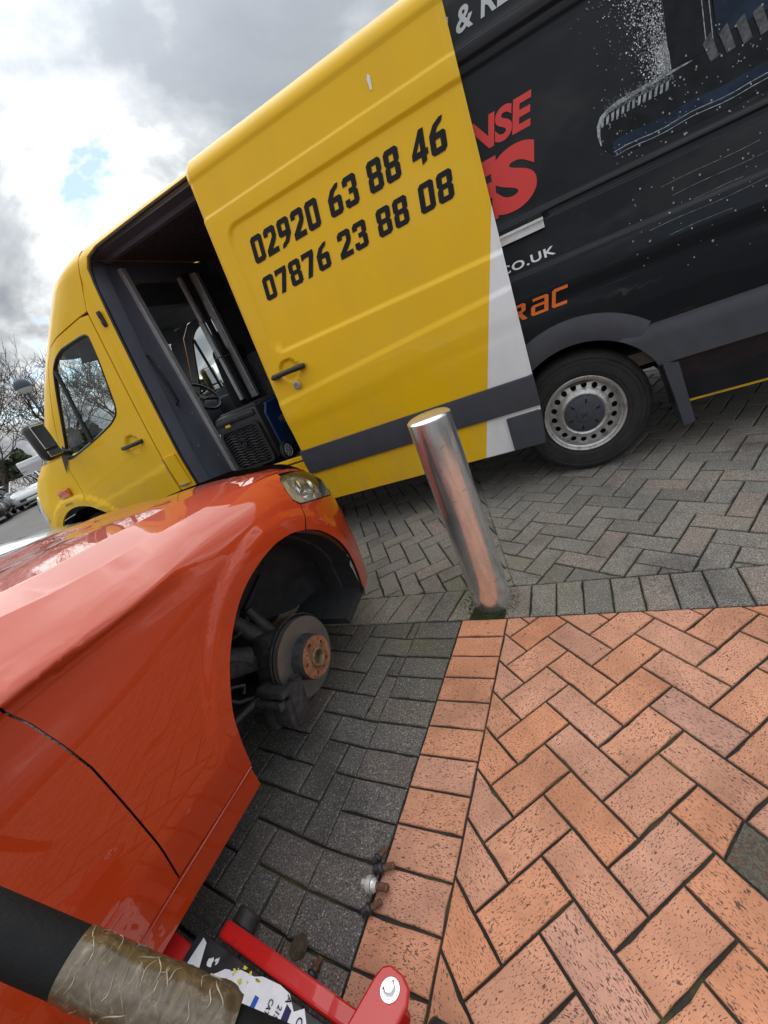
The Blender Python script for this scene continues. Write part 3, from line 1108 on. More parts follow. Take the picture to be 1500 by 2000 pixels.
def strip(name, s0, s1, z0, z1, parent, extra=DX, material='grey_plastic', depth=0.022, s0b=None, s1b=None):
    zm = z0 + (z1 - z0) * 0.47

    def mp(t, v):
        # v 0..1 runs round the moulding
        return None
    m_ = MB()
    ns = 30
    for i in range(ns + 1):
        f = i / ns
        ta, tb = s0 + (s1 - s0) * f, (s0b if s0b is not None else s0) + ((s1b if s1b is not None else s1) - (s0b if s0b is not None else s0)) * f
        for (z, dd, q) in ((z1, 0.003, 0), (z1 - 0.004, -depth * 0.75, 0), (zm, -depth, 0.5), (z0 + 0.004, -depth * 0.7, 1), (z0, 0.003, 1)):
            t = ta + (tb - ta) * q
            p = vmap(t, z, extra + dd)
            m_.v.append(p)
    for i in range(ns):
        for k in range(4):
            m_.f.append((i * 5 + k, (i + 1) * 5 + k, (i + 1) * 5 + k + 1, i * 5 + k + 1))
            m_.m.append(0)
    m_.f.append((0, 1, 2, 3, 4))
    m_.f.append(tuple(ns * 5 + k for k in (4, 3, 2, 1, 0)))
    m_.m += [0, 0]
    return m_.build(name, material, parent, 25)


strip('rubbing_strip', -1.775, -0.208, 0.527, 0.707, door, DX, s1b=-0.205)
strip('lower_trim', -0.402, -0.222, 0.300, 0.505, door, DX - 0.004, depth=0.014)

# handle and lock
m_ = MB()
pts = []
for k in range(13):
    f = k / 12
    x = -1.728 + 0.255 * f
    bow = 0.032 * (1 - abs(2 * f - 1) ** 4)
    y = prof(1.21) + DX - 0.012 - bow
    pts.append((x, y, 1.207 + 0.004 * math.sin(f * 3)))
m_.tube(pts, [0.012] + [0.018] * 3 + [0.0165] * 5 + [0.018] * 3 + [0.012], 12)
m_.box((-1.70, prof(1.21) + DX - 0.010, 1.207), (0.05, 0.04, 0.032), bev=0.008)
m_.box((-1.505, prof(1.21) + DX - 0.010, 1.207), (0.05, 0.04, 0.032), bev=0.008)
m_.build('handle', 'black_plastic', door, 50)
FN = Matrix.Rotation(R(-90), 4, 'Z')        # X axis -> -n (outwards)
m_ = MB()
m_.lathe([(0.0, 0.026), (0.004, 0.026), (0.006, 0.022), (0.006, 0.016), (0.003, 0.014), (0.003, 0.0005)], Matrix.Translation((-1.576, prof(1.11) + DX - 0.016, 1.115)) @ FN, 24)
m_.box((-1.576, prof(1.11) + DX - 0.021, 1.115), (0.004, 0.004, 0.014))
m_.build('lock', 'silver_steel', door, 40)


# ---- lettering
def glyphs():
    G = {}
    G['0'] = [([(1, 0), (5, 0), (6, 1), (6, 9), (5, 10), (1, 10), (0, 9), (0, 1)], [[(2.1, 2), (3.9, 2), (3.9, 8), (2.1, 8)]])]
    G['8'] = [([(1, 0), (5, 0), (6, 1), (6, 4.3), (5.4, 5.1), (6, 5.9), (6, 9), (5, 10), (1, 10), (0, 9), (0, 5.9), (.6, 5.1), (0, 4.3), (0, 1)],
               [[(2.1, 1.9), (3.9, 1.9), (3.9, 4.2), (2.1, 4.2)], [(2.1, 6), (3.9, 6), (3.9, 8.1), (2.1, 8.1)]])]
    six = [(1, 0), (5, 0), (6, 1), (6, 5.4), (5.2, 6.2), (2.5, 6.2), (3.3, 7.6), (5.0, 8.6), (5.6, 10), (4.2, 10), (1.8, 8.8), (0, 6.2), (0, 1)]
    sixh = [(2.1, 1.9), (3.9, 1.9), (3.9, 4.3), (2.1, 4.3)]
    G['6'] = [(six, [sixh])]
    G['9'] = [([(6 - a, 10 - b) for a, b in six], [[(6 - a, 10 - b) for a, b in sixh]])]
    G['2'] = [([(0, 0), (6, 0), (6, 2), (3.0, 2), (5.4, 4.6), (6, 6), (6, 9), (5, 10), (1, 10), (0, 9), (0, 7), (2.1, 7), (2.1, 8), (3.9, 8), (3.9, 6.2), (0, 2.2)], [])]
    G['3'] = [([(1, 0), (5, 0), (6, 1), (6, 4.3), (5.4, 5.1), (6, 5.9), (6, 9), (5, 10), (1, 10), (0, 9), (0, 7.2), (2.1, 7.2), (2.1, 8.1), (3.9, 8.1), (3.9, 6), (2.2, 6), (2.2, 4.2),
                (3.9, 4.2), (3.9, 1.9), (2.1, 1.9), (2.1, 2.9), (0, 2.9), (0, 1)], [])]
    G['7'] = [([(1.1, 0), (3.4, 0), (6, 8), (6, 10), (0, 10), (0, 7.4), (1.4, 8), (3.7, 8)], [])]
    G['4'] = [([(3.4, -.4), (5.4, 0.4), (5.4, 2), (6.2, 2), (6.2, 3.9), (5.4, 3.9), (5.4, 10), (3.6, 10), (0, 3.8), (0, 2), (3.4, 2)], [[(2.0, 3.9), (3.4, 3.9), (3.4, 6.6)]])]
    G['R'] = [([(0, 0), (1.5, 0), (1.5, 3.4), (3.2, 3.4), (5, 0), (6.6, 0), (4.7, 3.5), (6, 4.3), (6, 7.2), (5.2, 8), (0, 8), (0, 6.6), (4.6, 6.6), (4.6, 4.8), (0, 4.8)], [])]
    G['a'] = [([(0.8, 0), (6, 0), (6, 7.2), (5.2, 8), (0.6, 8), (0.6, 6.7), (4.6, 6.7), (4.6, 5.0), (0.8, 5.0), (0, 4.2), (0, 0.8)], [[(1.4, 1.3), (4.6, 1.3), (4.6, 3.7), (1.4, 3.7)]])]
    G['C'] = [([(0.8, 0), (5.6, 0), (5.6, 1.4), (1.4, 1.4), (1.4, 6.6), (5.6, 6.6), (5.6, 8), (0.8, 8), (0, 7.2), (0, 0.8)], [])]
    return G


GL = glyphs()


def put_text(name, V, F, s0, z0, s1, z1, mapf, material, parent, shear=0.0, rise=0.0, lift=0.003):
    """flat lettering fitted between two corners and laid on the panel"""
    xs = [v[0] for v in V]
    ys = [v[1] for v in V]
    xa, xb, ya, yb = min(xs), max(xs), min(ys), max(ys)
    out = []
    for x, y in V:
        h = (y - ya) / (yb - ya)
        w = (x - xa) / (xb - xa)
        t = s0 + (s1 - s0) * w + shear * (z1 - z0) * h
        z = z0 + (z1 - z0) * h + rise * w
        p = mapf(t, z)
        out.append((p[0], p[1] - lift, p[2]))
    m_ = MB()
    m_.add(out, F)
    return m_.build(name, material, parent)


def number_line(txt, s0, s1, z0, z1, rise, nm):
    V, F = [], []
    x = 0.0
    pos = []
    for ch in txt:
        if ch == ' ':
            x += 3.6
            continue
        v, f = fill_mesh(GL[ch])
        pos.append((ch, x, v, f))
        x += 7.15
    tot = x - 0.9
    for ch, x0, v, f in pos:
        w0 = s0 + (s1 - s0) * x0 / tot
        w1 = s0 + (s1 - s0) * (x0 + 6) / tot
        xs = [p[0] for p in v]
        k = (w1 - w0) / 6.0
        out = []
        for px_, py_ in v:
            h = py_ / 10.0
            t = w0 + px_ * k + 0.13 * (z1 - z0) * h
            z = z0 + (z1 - z0) * h + rise * (w0 - s0) / (s1 - s0) + px_ * k * rise / (s1 - s0)
            p = door_map(t, z)
            out.append((p[0], p[1] - 0.003, p[2]))
        mm = MB()
        mm.add(out, f)
        mm.build('digit', 'black_vinyl', door)


number_line('02920 63 88 46', -1.545, -0.335, 1.822, 1.958, 0.022, 'phone')
number_line('07876 23 88 08', -1.565, -0.360, 1.620, 1.746, 0.026, 'phone')
# scuff of bare white on the upper door
sc_v = [(-0.615, 2.225), (-0.605, 2.222), (-0.598, 2.275), (-0.607, 2.288), (-0.618, 2.27)]
m_ = MB()
m_.add([(lambda p: (p[0], p[1] - 0.003, p[2]))(door_map(*q)) for q in sc_v], [(0, 1, 2, 3, 4)])
m_.build('paint_chip', 'white_print', door)


# ---- rear body side
def body_feat(t, z):
    f = 0.012 * sstep(0.0, -0.03, rrect_sd(t, z, -1.6, 1.42, 1.62, 2.10, 0.08))
    f += -0.016 * (sstep(2.118, 2.14, z) - sstep(2.175, 2.20, z))
    f += 0.010 * (sstep(1.385, 1.395, z) - sstep(1.412, 1.425, z)) if t > 0.0 else 0.0
    f += -0.014 * sstep(1.205, 1.175, z) + 0.012 * sstep(1.09, 0.99, z)
    if z > 2.38:
        f += 0.9 * (z - 2.38) ** 2 * 8
    return f


def body_map(t, z):
    return vmap(t, z, 0.0, body_feat)


zc_body = [((0, z), (0, 1)) for z in (1.385, 1.39, 1.395, 1.405, 1.412, 1.418, 1.425, 1.435, 1.45, 2.07, 2.085, 2.10, 2.118, 2.125, 2.132, 2.14, 2.16, 2.175, 2.182, 2.19, 2.2,
                                     1.175, 1.182, 1.19, 1.198, 1.205, 1.09, 1.06, 1.03, 1.01, 0.99, 2.40, 2.42, 2.44, 2.46)]
outl = [(-1.62, 0.30), (-0.40, 0.30)] + arc(RW[0], RW[1], 0.415, 188, -8, 28) + [(0.455, 0.30), (1.95, 0.30), (2.0, 0.6), (2.0, 2.475), (-1.62, 2.475)]
side = panel('body_side', outl, body_map, ['black_paint', 'yellow_paint'], van, step=(0.07, 0.06), cuts=zc_body, smooth=50, solid=0.02, inner='interior_dark')


def ring_panel(name, c, r0, r1, a0, a1, extra, material, parent, nr=4, na=36, lip=0.03, feat=None):
    """arch moulding: ring section with a turned-in lip"""
    m_ = MB()
    rows = [(r0 - 0.006, extra + lip)] + [(r0 + (r1 - r0) * k / nr, extra - 0.012 * math.sin(math.pi * k / nr) * 0.8) for k in range(nr + 1)] + [(r1 + 0.004, extra + 0.02)]
    for (r, e) in rows:
        for k in range(na + 1):
            a = R(a0 + (a1 - a0) * k / na)
            m_.v.append(vmap(c[0] + r * math.cos(a), c[1] + r * math.sin(a), e, feat))
    for i in range(len(rows) - 1):
        for k in range(na):
            m_.f.append((i * (na + 1) + k, i * (na + 1) + k + 1, (i + 1) * (na + 1) + k + 1, (i + 1) * (na + 1) + k))
            m_.m.append(0)
    return m_.build(name, material, parent, 35)


ring_panel('wheel_arch_trim', RW, 0.412, 0.540, 47, 190, -0.016, 'grey_plastic', van, lip=0.09)
# rear rubbing strip that wraps down behind the wheel into the mud flap
m_ = MB()
pol = [(0.225, 0.718), (0.375, 0.742), (2.0, 0.742), (2.0, 0.537), (0.47, 0.533), (0.425, 0.50), (0.408, 0.535)]
arcp = arc(RW[0], RW[1], 0.414, 24, 59, 8)
pol = [(0.372, 0.742), (2.0, 0.742), (2.0, 0.537), (0.47, 0.533)] + arcp
panel('rubbing_strip', pol, lambda t, z: vmap(t, z, -0.018 - 0.010 * sstep(0.742, 0.68, z)), 'grey_plastic', van, step=(0.08, 0.03), solid=0.02, smooth=30)
m_ = MB()
q = [(0.400, 0.54), (0.470, 0.52), (0.520, 0.18), (0.468, 0.17), (0.435, 0.36)]
for dy in (-0.045, 0.11):
    for (s_, z_) in q:
        m_.v.append((s_, prof(z_) + dy + (0.0 if dy > 0 else 0.012 * sstep(0.5, 0.2, z_)), z_))
m_.f += [(0, 1, 2, 3, 4), (9, 8, 7, 6, 5)] + [(i, i + 5, (i + 1) % 5 + 5, (i + 1) % 5) for i in range(5)]
m_.m += [0] * 7
m_.build('mud_flap', 'grey_plastic', van)
panel('lower_side', [(0.50, 0.302), (2.0, 0.302), (2.0, 0.53), (0.475, 0.53)], lambda t, z: vmap(t, z, -0.006), 'black_paint', van, step=(0.1, 0.06), solid=0.01)
m_ = MB()
m_.box((1.25, prof(0.3) + 0.03, 0.291), (1.5, 0.05, 0.012))
m_.build('sill_edge', 'yellow_paint', van)
# roof guttering rail of the sliding door
m_ = MB()
for dz, hh, dd in ((1.392, 0.012, 0.040), (1.374, 0.024, 0.026), (1.357, 0.010, 0.036)):
    m_.box((-0.105, prof(1.385) - dd / 2 + 0.004, dz), (0.21, dd, hh))
m_.build('door_rail', 'aluminium', van)


# printed graphics on the black side
def decal(V, F, material, lift=0.0025, name='print'):
    m_ = MB()
    m_.add([(lambda p: (p[0], p[1] - lift, p[2]))(body_map(*q)) for q in V], F)
    return m_.build(name, material, side)


v, f = text_mesh('NSE', 0.035, 0.0, 0.95)
put_text('lettering', v, f, -0.262, 1.772, 0.032, 1.900, body_map, 'red_vinyl', side, 0.28, 0.0)
v, f = text_mesh('ES', 0.055, 0.0, 0.95)
put_text('lettering', v, f, -0.415, 1.478, -0.005, 1.738, body_map, 'red_vinyl', side, 0.22, 0.0)
v, f = text_mesh('CO.UK', 0.022, 0.0, 1.12)
put_text('lettering', v, f, -0.248, 1.222, 0.026, 1.262, body_map, 'white_print', side, 0.0, 0.0)
v, f = text_mesh('S & REP', 0.022, 0.0, 1.0)
put_text('lettering', v, f, -0.275, 2.232, 0.115, 2.318, body_map, 'grey_vinyl', side, 0.3, 0.0)
for ch, s0, s1 in (('R', -0.275, -0.168), ('a', -0.150, -0.062), ('C', -0.045, 0.030)):
    v, f = fill_mesh(GL[ch])
    put_text('logo_letter', v, f, s0, 0.982, s1, 1.062 if ch != 'C' else 1.068, body_map, 'orange_vinyl', side, 0.22)

# picture of tyres in a splash of water: big dark shapes, pale tread edges, drops
rnd = random.Random(3)


def strip_decal(path, width, material, lift):
    V, F = [], []
    for i, (s_, z_) in enumerate(path):
        a = path[max(i - 1, 0)]
        b = path[min(i + 1, len(path) - 1)]
        d = Vector((b[0] - a[0], b[1] - a[1])).normalized()
        w = width(i / (len(path) - 1)) if callable(width) else width
        V += [(s_ - d.y * w / 2, z_ + d.x * w / 2), (s_ + d.y * w / 2, z_ - d.x * w / 2)]
    F = [(2 * i, 2 * i + 1, 2 * i + 3, 2 * i + 2) for i in range(len(path) - 1)]
    decal(V, F, material, lift)


tread_top = [(0.296, 1.56), (0.293, 1.60), (0.298, 1.635), (0.315, 1.660), (0.345, 1.675), (0.40, 1.684), (0.47, 1.689), (0.56, 1.690), (0.66, 1.692), (0.80, 1.70), (1.0, 1.705), (1.3, 1.71)]
# tyre body
V = tread_top + [(1.3, 1.47), (0.9, 1.47), (0.6, 1.475), (0.42, 1.49), (0.33, 1.515)]
v2, f2 = fill_mesh([(V, [])])
decal(v2, f2, 'dark_print', 0.0018)
strip_decal(tread_top[:9], lambda f: 0.004 + 0.014 * math.sin(f * math.pi) ** 0.7, 'pale_print', 0.0032)
for k in range(13):         # tread blocks
    s_ = 0.312 + k * 0.021
    z_ = 1.652 + 0.012 * min(1, k / 4)
    V = [(s_, z_), (s_ + 0.012, z_ + 0.004), (s_ + 0.004, z_ - 0.026), (s_ - 0.006, z_ - 0.028)]
    decal(V, [(0, 1, 2, 3)], 'pale_print', 0.0036)
for k in range(10):
    s_ = 0.70 + k * 0.055
    V = [(s_, 1.745 - abs(k - 5) * .004), (s_ + 0.03, 1.75), (s_ + 0.05, 1.66), (s_ + 0.02, 1.655)]
    decal(V, [(0, 1, 2, 3)], 'tread_print', 0.0036)
for (z_, c) in ((1.515, 'pale_print'), (1.498, 'pale_print'), (1.53, 'blue_print')):
    strip_decal([(0.34 + k * 0.05, z_ + 0.004 * math.sin(k * 1.3) + 0.0006 * k) for k in range(14)], 0.0028 if c == 'pale_print' else 0.05, c, 0.0026 if c == 'blue_print' else 0.0034)
# rim and blue glow above the tyre
V = [(0.585, 1.70), (0.585, 2.10), (0.71, 2.10), (0.71, 1.70)]
decal(V, [(0, 1, 2, 3)], 'dark_print', 0.0018)
V = [(0.75, 1.72), (0.74, 2.10), (1.4, 2.10), (1.4, 1.74)]
decal(V, [(0, 1, 2, 3)], 'blue_print', 0.0018)
for s_ in (0.586, 0.712, 0.735):
    strip_decal([(s_, 1.70 + k * 0.05) for k in range(9)], 0.0032, 'pale_print', 0.0034)
# second, lower tyre band and streaks
for k in range(5):
    z_ = 1.30 - 0.05 * k
    s_ = 0.42 + rnd.random() * 0.3
    strip_decal([(s_ + j * 0.06, z_ + j * 0.002 + 0.003 * math.sin(j)) for j in range(int(4 + rnd.random() * 6))], 0.0011, 'pale_print', 0.0034)


def drops(n, fs, fz, size, material='white_print'):
    V, F = [], []
    for _ in range(n):
        s_, z_ = fs(), fz()
        if callable(s_):
            s_ = s_(z_)
        r_ = abs(rnd.gauss(size, size * 0.5)) + 0.0008
        b = len(V)
        k = 6
        V += [(s_ + r_ * math.cos(2 * math.pi * i / k), z_ + r_ * 1.15 * math.sin(2 * math.pi * i / k)) for i in range(k)]
        F.append(tuple(b + i for i in range(k)))
    tag(decal(V, F, material, 0.0036, 'printed_drops'), kind='stuff')


drops(900, lambda: (lambda z: 0.583 - abs(rnd.gauss(0, 0.030 + 0.15 * (z - 1.69)))), lambda: 1.69 + 0.42 * rnd.random() ** 1.3, 0.0011)
drops(1500, lambda: (lambda z: 0.583 - abs(rnd.gauss(0, 0.036 + 0.17 * (z - 1.69)))), lambda: 1.69 + 0.42 * rnd.random() ** 1.2, 0.0012, 'mist_print')
drops(500, lambda: (lambda z: 0.33 + 0.26 * rnd.random() + 0.0), lambda: 1.665 + abs(rnd.gauss(0, 0.02)), 0.0010, 'mist_print')
drops(420, lambda: (lambda z: 0.582 - abs(rnd.gauss(0, 0.016))), lambda: 1.69 + 0.11 * rnd.random(), 0.0018)
drops(150, lambda: rnd.uniform(0.34, 1.3), lambda: rnd.uniform(1.45, 1.68), 0.0017, 'pale_print')
drops(130, lambda: rnd.uniform(0.34, 1.4), lambda: rnd.uniform(0.92, 1.34), 0.0019, 'pale_print')
drops(70, lambda: rnd.uniform(0.28, 0.6), lambda: rnd.uniform(1.5, 2.05), 0.0012, 'pale_print')
drops(90, lambda: rnd.uniform(0.6, 1.4), lambda: rnd.uniform(1.6, 2.1), 0.0018, 'pale_print')


# ---- opening, pillar, cab
def cabf(t, z):
    f = 0.0
    d = math.hypot(t - FW[0], z - FW[1])
    f += -0.03 * sstep(0.615, 0.58, d) + 0.014 * sstep(0.56, 0.50, d)
    if t > -4.15:
        f += -0.010 * sstep(0.95 + (t + 3.03) * 0.12, 0.90 + (t + 3.03) * 0.12, z)
        d2 = math.hypot((t + 3.24) / 0.085, (z - 1.172) / 0.07)
        f += 0.02 * sstep(1.0, 0.7, d2)
    return f


cmap = lambda t, z: vmap(t, z, 0.0, cabf)
pmap = lambda t, z: vmap(t, z, 0.0)
# pillar between cab door and side opening
panel('door_pillar', [(-3.022, 0.33), (-2.868, 0.33), (-2.868, 2.05), (-2.862, 2.26), (-2.845, 2.34), (-2.80, 2.40), (-2.70, 2.432), (-2.4, 2.440), (-1.6, 2.444), (-1.6, 2.475), (-2.84, 2.475), (-2.885, 2.42), (-3.022, 2.13)],
      lambda t, z: vmap(t, z, 0.010 * sstep(-2.98, -2.93, t) * (1 if z < 2.3 else 0), (lambda a, b: 8 * 0.9 * (b - 2.38) ** 2 if b > 2.38 else 0.0)), 'yellow_paint', van,
      step=(0.04, 0.06), cuts=[((0, z), (0, 1)) for z in (2.41, 2.43, 2.445, 2.46)] + [((-2.95, 0), (1, 0)), ((-2.965, 0), (1, 0))], solid=0.03)
# returns of the opening: rubber seal and inner pillar face
m_ = MB()
seal = [(-2.866, 0.62)] + [(-2.866, z) for z in (1.0, 1.5, 2.0)] + [(-2.858, 2.25), (-2.84, 2.33), (-2.795, 2.39), (-2.70, 2.42), (-2.2, 2.43), (-1.7, 2.434)]
m_.tube([(s_, prof(z_) + 0.022 + (7.2 * (z_ - 2.38) ** 2 if z_ > 2.38 else 0), z_) for s_, z_ in seal], 0.011, 8)
m_.build('door_seal', 'black_plastic', van, 60)
m_ = MB()
for z_ in np.arange(0.34, 2.36, 0.1):
    pass
zz_ = list(np.linspace(0.6, 2.36, 12))
for z_ in zz_:
    m_.v += [(-2.852, prof(z_) + 0.03, z_), (-2.852, prof(z_) + 0.16, z_)]
for i in range(11):
    m_.f.append((2 * i, 2 * i + 1, 2 * i + 3, 2 * i + 2))
    m_.m.append(0)
m_.build('pillar_inner', 'bulkhead_grey', van)
m_ = MB()
m_.box((-2.925, prof(2.03) + 0.0, 2.03), (0.035, 0.02, 0.11), bev=0.008)
m_.box((-2.925, prof(2.05) - 0.008, 2.055), (0.02, 0.02, 0.03), bev=0.006)
m_.box((-2.925, prof(2.0) - 0.006, 2.0), (0.022, 0.02, 0.03), bev=0.006)
m_.build('striker', 'black_plastic', van)
# step / sill in the opening
m_ = MB()
m_.box((-2.2, 0.16, 0.585), (1.32, 0.32, 0.03))
m_.box((-2.2, 0.05, 0.622), (1.32, 0.03, 0.03), bev=0.004)
m_.box((-2.2, -0.005, 0.55), (1.32, 0.02, 0.10))
m_.build('step', 'yellow_paint', van)
m_ = MB()
m_.box((-1.85, 0.012, 0.604), (0.30, 0.010, 0.004))
m_.box((-1.78, -0.01, 0.50), (0.20, 0.05, 0.05))
m_.box((-1.78, -0.02, 0.43), (0.20, 0.06, 0.03))
m_.build('step_rail', 'black_plastic', van)
panel('sill', [(-3.02, 0.30), (-1.6, 0.30), (-1.6, 0.53), (-3.02, 0.53)], pmap, 'yellow_paint', van, step=(0.2, 0.08), solid=0.02)

def densify2(P, n=3):
    out = []
    L = len(P)
    for i in range(L):
        p0, p1, p2, p3 = P[i - 1], P[i], P[(i + 1) % L], P[(i + 2) % L]
        for k in range(n):
            u = k / n
            c2 = [0.5 * (2 * p1[c] + (p2[c] - p0[c]) * u + (2 * p0[c] - 5 * p1[c] + 4 * p2[c] - p3[c]) * u * u + (3 * p1[c] - p0[c] - 3 * p2[c] + p3[c]) * u ** 3) for c in (0, 1)]
            li = [p1[c] + (p2[c] - p1[c]) * u for c in (0, 1)]
            out.append(tuple(0.5 * (a + b) for a, b in zip(c2, li)))
    return out


# cab door
darc = arc(FW[0], FW[1], 0.50, 66, 26, 8)
win = [(-3.135, 1.985), (-3.20, 2.005), (-3.45, 2.000), (-3.56, 1.965), (-3.655, 1.895), (-3.78, 1.70), (-3.95, 1.41), (-4.035, 1.262), (-3.93, 1.262), (-3.60, 1.318), (-3.36, 1.372), (-3.255, 1.42), (-3.212, 1.49), (-3.150, 1.80)]
wl_ = densify2(win)
win = wl_
cab_out = [(-3.034, 0.55), (-3.034, 2.10), (-3.12, 2.112), (-3.45, 2.082), (-3.58, 2.055), (-3.72, 1.955), (-3.92, 1.62), (-4.085, 1.32), (-4.092, 1.2)] + [p for p in darc if p[0] > -4.10] + [(-3.83, 0.55)]
for nm, fn in (('cab_door', cmap), ('cab_door_offside', far(cmap))):
    cd = panel('cab_door', cab_out, fn, 'yellow_paint', van, holes=[win], step=(0.03, 0.03), solid=0.03, inner='interior_dark',
               cuts=[((-3.24 + d, 0), (1, 0)) for d in (-.075, -.06, -.03, .0, .03, .06)] + [((0, 1.172 + d), (0, 1)) for d in (-.06, -.045, -.03, 0, .03, .045, .06)])
    mp = (lambda t, z: vmap(t, z, 0.012)) if fn is cmap else far(lambda t, z: vmap(t, z, 0.012))
    panel('window_glass', win, mp, 'glass', cd, step=(0.2, 0.2))
    m_ = MB()
    sg = 1 if fn is cmap else -1
    yy = lambda z, e=0.0: (prof(z) + e) if sg == 1 else 2 * NC - prof(z) - e
    m_.tube([(s_, yy(z_, 0.008), z_) for s_, z_ in win + [win[0]]], 0.013, 6)
    m_.tube([(-3.635, yy(1.90, 0.006), 1.90), (-3.65, yy(1.6, 0.006), 1.60), (-3.665, yy(1.31, 0.006), 1.31)], 0.017, 6)
    m_.build('window_frame', 'black_plastic', cd, 60)
    if sg == 1:
        m_ = MB()
        pts = [(-3.355 + 0.235 * k / 10, prof(1.17) - 0.012 - 0.028 * (1 - abs(2 * k / 10 - 1) ** 4), 1.166) for k in range(11)]
        m_.tube(pts, [0.010] + [0.016] * 9 + [0.010], 10)
        m_.box((-3.33, prof(1.17) - 0.01, 1.166), (0.04, 0.04, 0.03), bev=0.008)
        m_.box((-3.14, prof(1.17) - 0.01, 1.166), (0.04, 0.04, 0.03), bev=0.008)
        m_.build('handle', 'black_plastic', cd, 50)
    # mirror quarter and mirror
    m_ = MB()
    qd = [(-4.13, 1.16), (-4.04, 1.30), (-3.88, 1.30), (-4.04, 1.25)]
    pan = [(-4.14, 1.15), (-4.03, 1.268), (-3.93, 1.275), (-4.0, 1.38), (-4.08, 1.30)]
    v2, f2 = fill_mesh([(pan, [])])
    m_.add([(s_, yy(z_, -0.012), z_) for s_, z_ in v2], f2)
    m_.build('mirror_base', 'black_plastic', cd)
    mr = MB()
    ys_ = yy(1.45, -0.235)
    rz_ = Matrix.Rotation(R(14 * sg), 3, 'Z')
    mr.box((-3.90, yy(1.45, -0.205), 1.455), (0.10, 0.175, 0.31), rz_, bev=0.045)
    mir = mr.build('wing_mirror', 'black_plastic', cd, 50)
    mr = MB()
    mr.tube([(-3.97, yy(1.34, 0.0), 1.31), (-3.95, yy(1.34, -0.08), 1.325), (-3.92, yy(1.34, -0.15), 1.36)], 0.03, 8)
    mr.build('mirror_arm', 'black_plastic', cd, 50)
    mr = MB()
    mr.box((-3.848, yy(1.48, -0.205), 1.49), (0.012, 0.135, 0.19), rz_, bev=0.004)
    mr.box((-3.848, yy(1.48, -0.205), 1.35), (0.012, 0.135, 0.05), rz_, bev=0.004)
    mr.build('mirror_glass', 'chrome', mir)
    # front wing and nose half, bumper, windscreen pillar, roof cap half
    wing = [(-4.100, 1.295), (-4.100, 0.83)] + [p for p in arc(FW[0], FW[1], 0.50, 62, 136, 14)] + [(-4.72, 0.700), (tcen(0.70) + 0.0, 0.70), (tcen(0.95), 0.95), (tcen(1.11), 1.11), (tcen(1.295), 1.295)]
    panel('front_wing', wing, fn, 'yellow_paint', van, step=(0.022, 0.022) if sg == 1 else (0.08, 0.06), solid=0.02, inner='interior_dark')
    bmp_out = [(-4.675, 0.69)] + [(FW[0] - 0.50 * math.cos(R(a)), FW[1] + 0.50 * math.sin(R(a))) for a in (40, 25, 10, 0)] + [(-4.82, 0.30), (tcen(0.3), 0.30), (tcen(0.69), 0.69)]
    bmap = (lambda t, z: vmap(t, z, -0.02)) if sg == 1 else far(lambda t, z: vmap(t, z, -0.02))
    panel('front_bumper', bmp_out, bmap, 'grey_plastic', van, step=(0.08, 0.06), solid=0.02)
    hd = rrect(-5.10, 0.80, -4.80, 1.06, 0.05)
    hmap = (lambda t, z: vmap(t, z, -0.012)) if sg == 1 else far(lambda t, z: vmap(t, z, -0.012))
    panel('headlight', hd, hmap, 'lens_clear', van, step=(0.05, 0.06), solid=0.03)
    pf = pmap if sg == 1 else far(pmap)
    panel('windscreen_pillar', [(-3.57, 2.065), (-3.76, 2.058), (-3.90, 1.95), (-4.33, 1.300), (-4.095, 1.300), (-3.93, 1.62), (-3.73, 1.955)], pf, 'yellow_paint', van, step=(0.06, 0.06), solid=0.03, inner='interior_dark')
    panel('roof_cap', [(-2.885, 2.475), (-2.892, 2.425), (-3.030, 2.125), (-3.12, 2.122), (-3.45, 2.092), (-3.58, 2.064), (-3.76, 2.062), (tcen(2.06), 2.06), (tcen(2.25), 2.25), (tcen(2.475), 2.475)],
          (lambda t, z: vmap(t, z, 8 * 0.9 * (z - 2.38) ** 2 if z > 2.38 else 0.0)) if sg == 1 else far(lambda t, z: vmap(t, z, 8 * 0.9 * (z - 2.38) ** 2 if z > 2.38 else 0.0)),
          'yellow_paint', van, step=(0.06, 0.05), solid=0.02, inner='interior_dark')
    panel('windscreen', [(-3.775, 2.05), (-3.905, 1.955), (-4.335, 1.302), (tcen(1.302), 1.302), (tcen(1.7), 1.7), (tcen(2.05), 2.05)], (lambda t, z: vmap(t, z, 0.01)) if sg == 1 else far(lambda t, z: vmap(t, z, 0.01)), 'glass', van, step=(0.1, 0.1))
m_ = MB()
m_.box((-4.312, prof(1.0) - 0.012, 1.005), (0.165, 0.03, 0.075), Matrix.Rotation(R(0), 3, 'Z'), bev=0.01)
m_.build('side_indicator', 'amber', van, 50)
v, f = text_mesh('60PSI', 0.0)
put_text('tyre_pressure_print', v, f, -4.37, 0.895, -4.27, 0.915, cmap, 'black_vinyl', van, 0, 0, 0.004)
m_ = MB()
m_.tube([(-3.03, prof(.76) - 0.003, 0.985), (-3.036, prof(.76) - 0.003, 0.76)], 0.0025, 6)
m_.box((-2.97, prof(0.74) - 0.006, 0.735), (0.09, 0.012, 0.018), bev=0.004)
m_.build('sill_badge', 'silver_steel', van)
m_ = MB()
m_.box((-2.955, prof(0.80) + 0.002, 0.86), (0.13, 0.012, 0.26), bev=0.005)
m_.build('fuel_flap', 'yellow_paint', van)

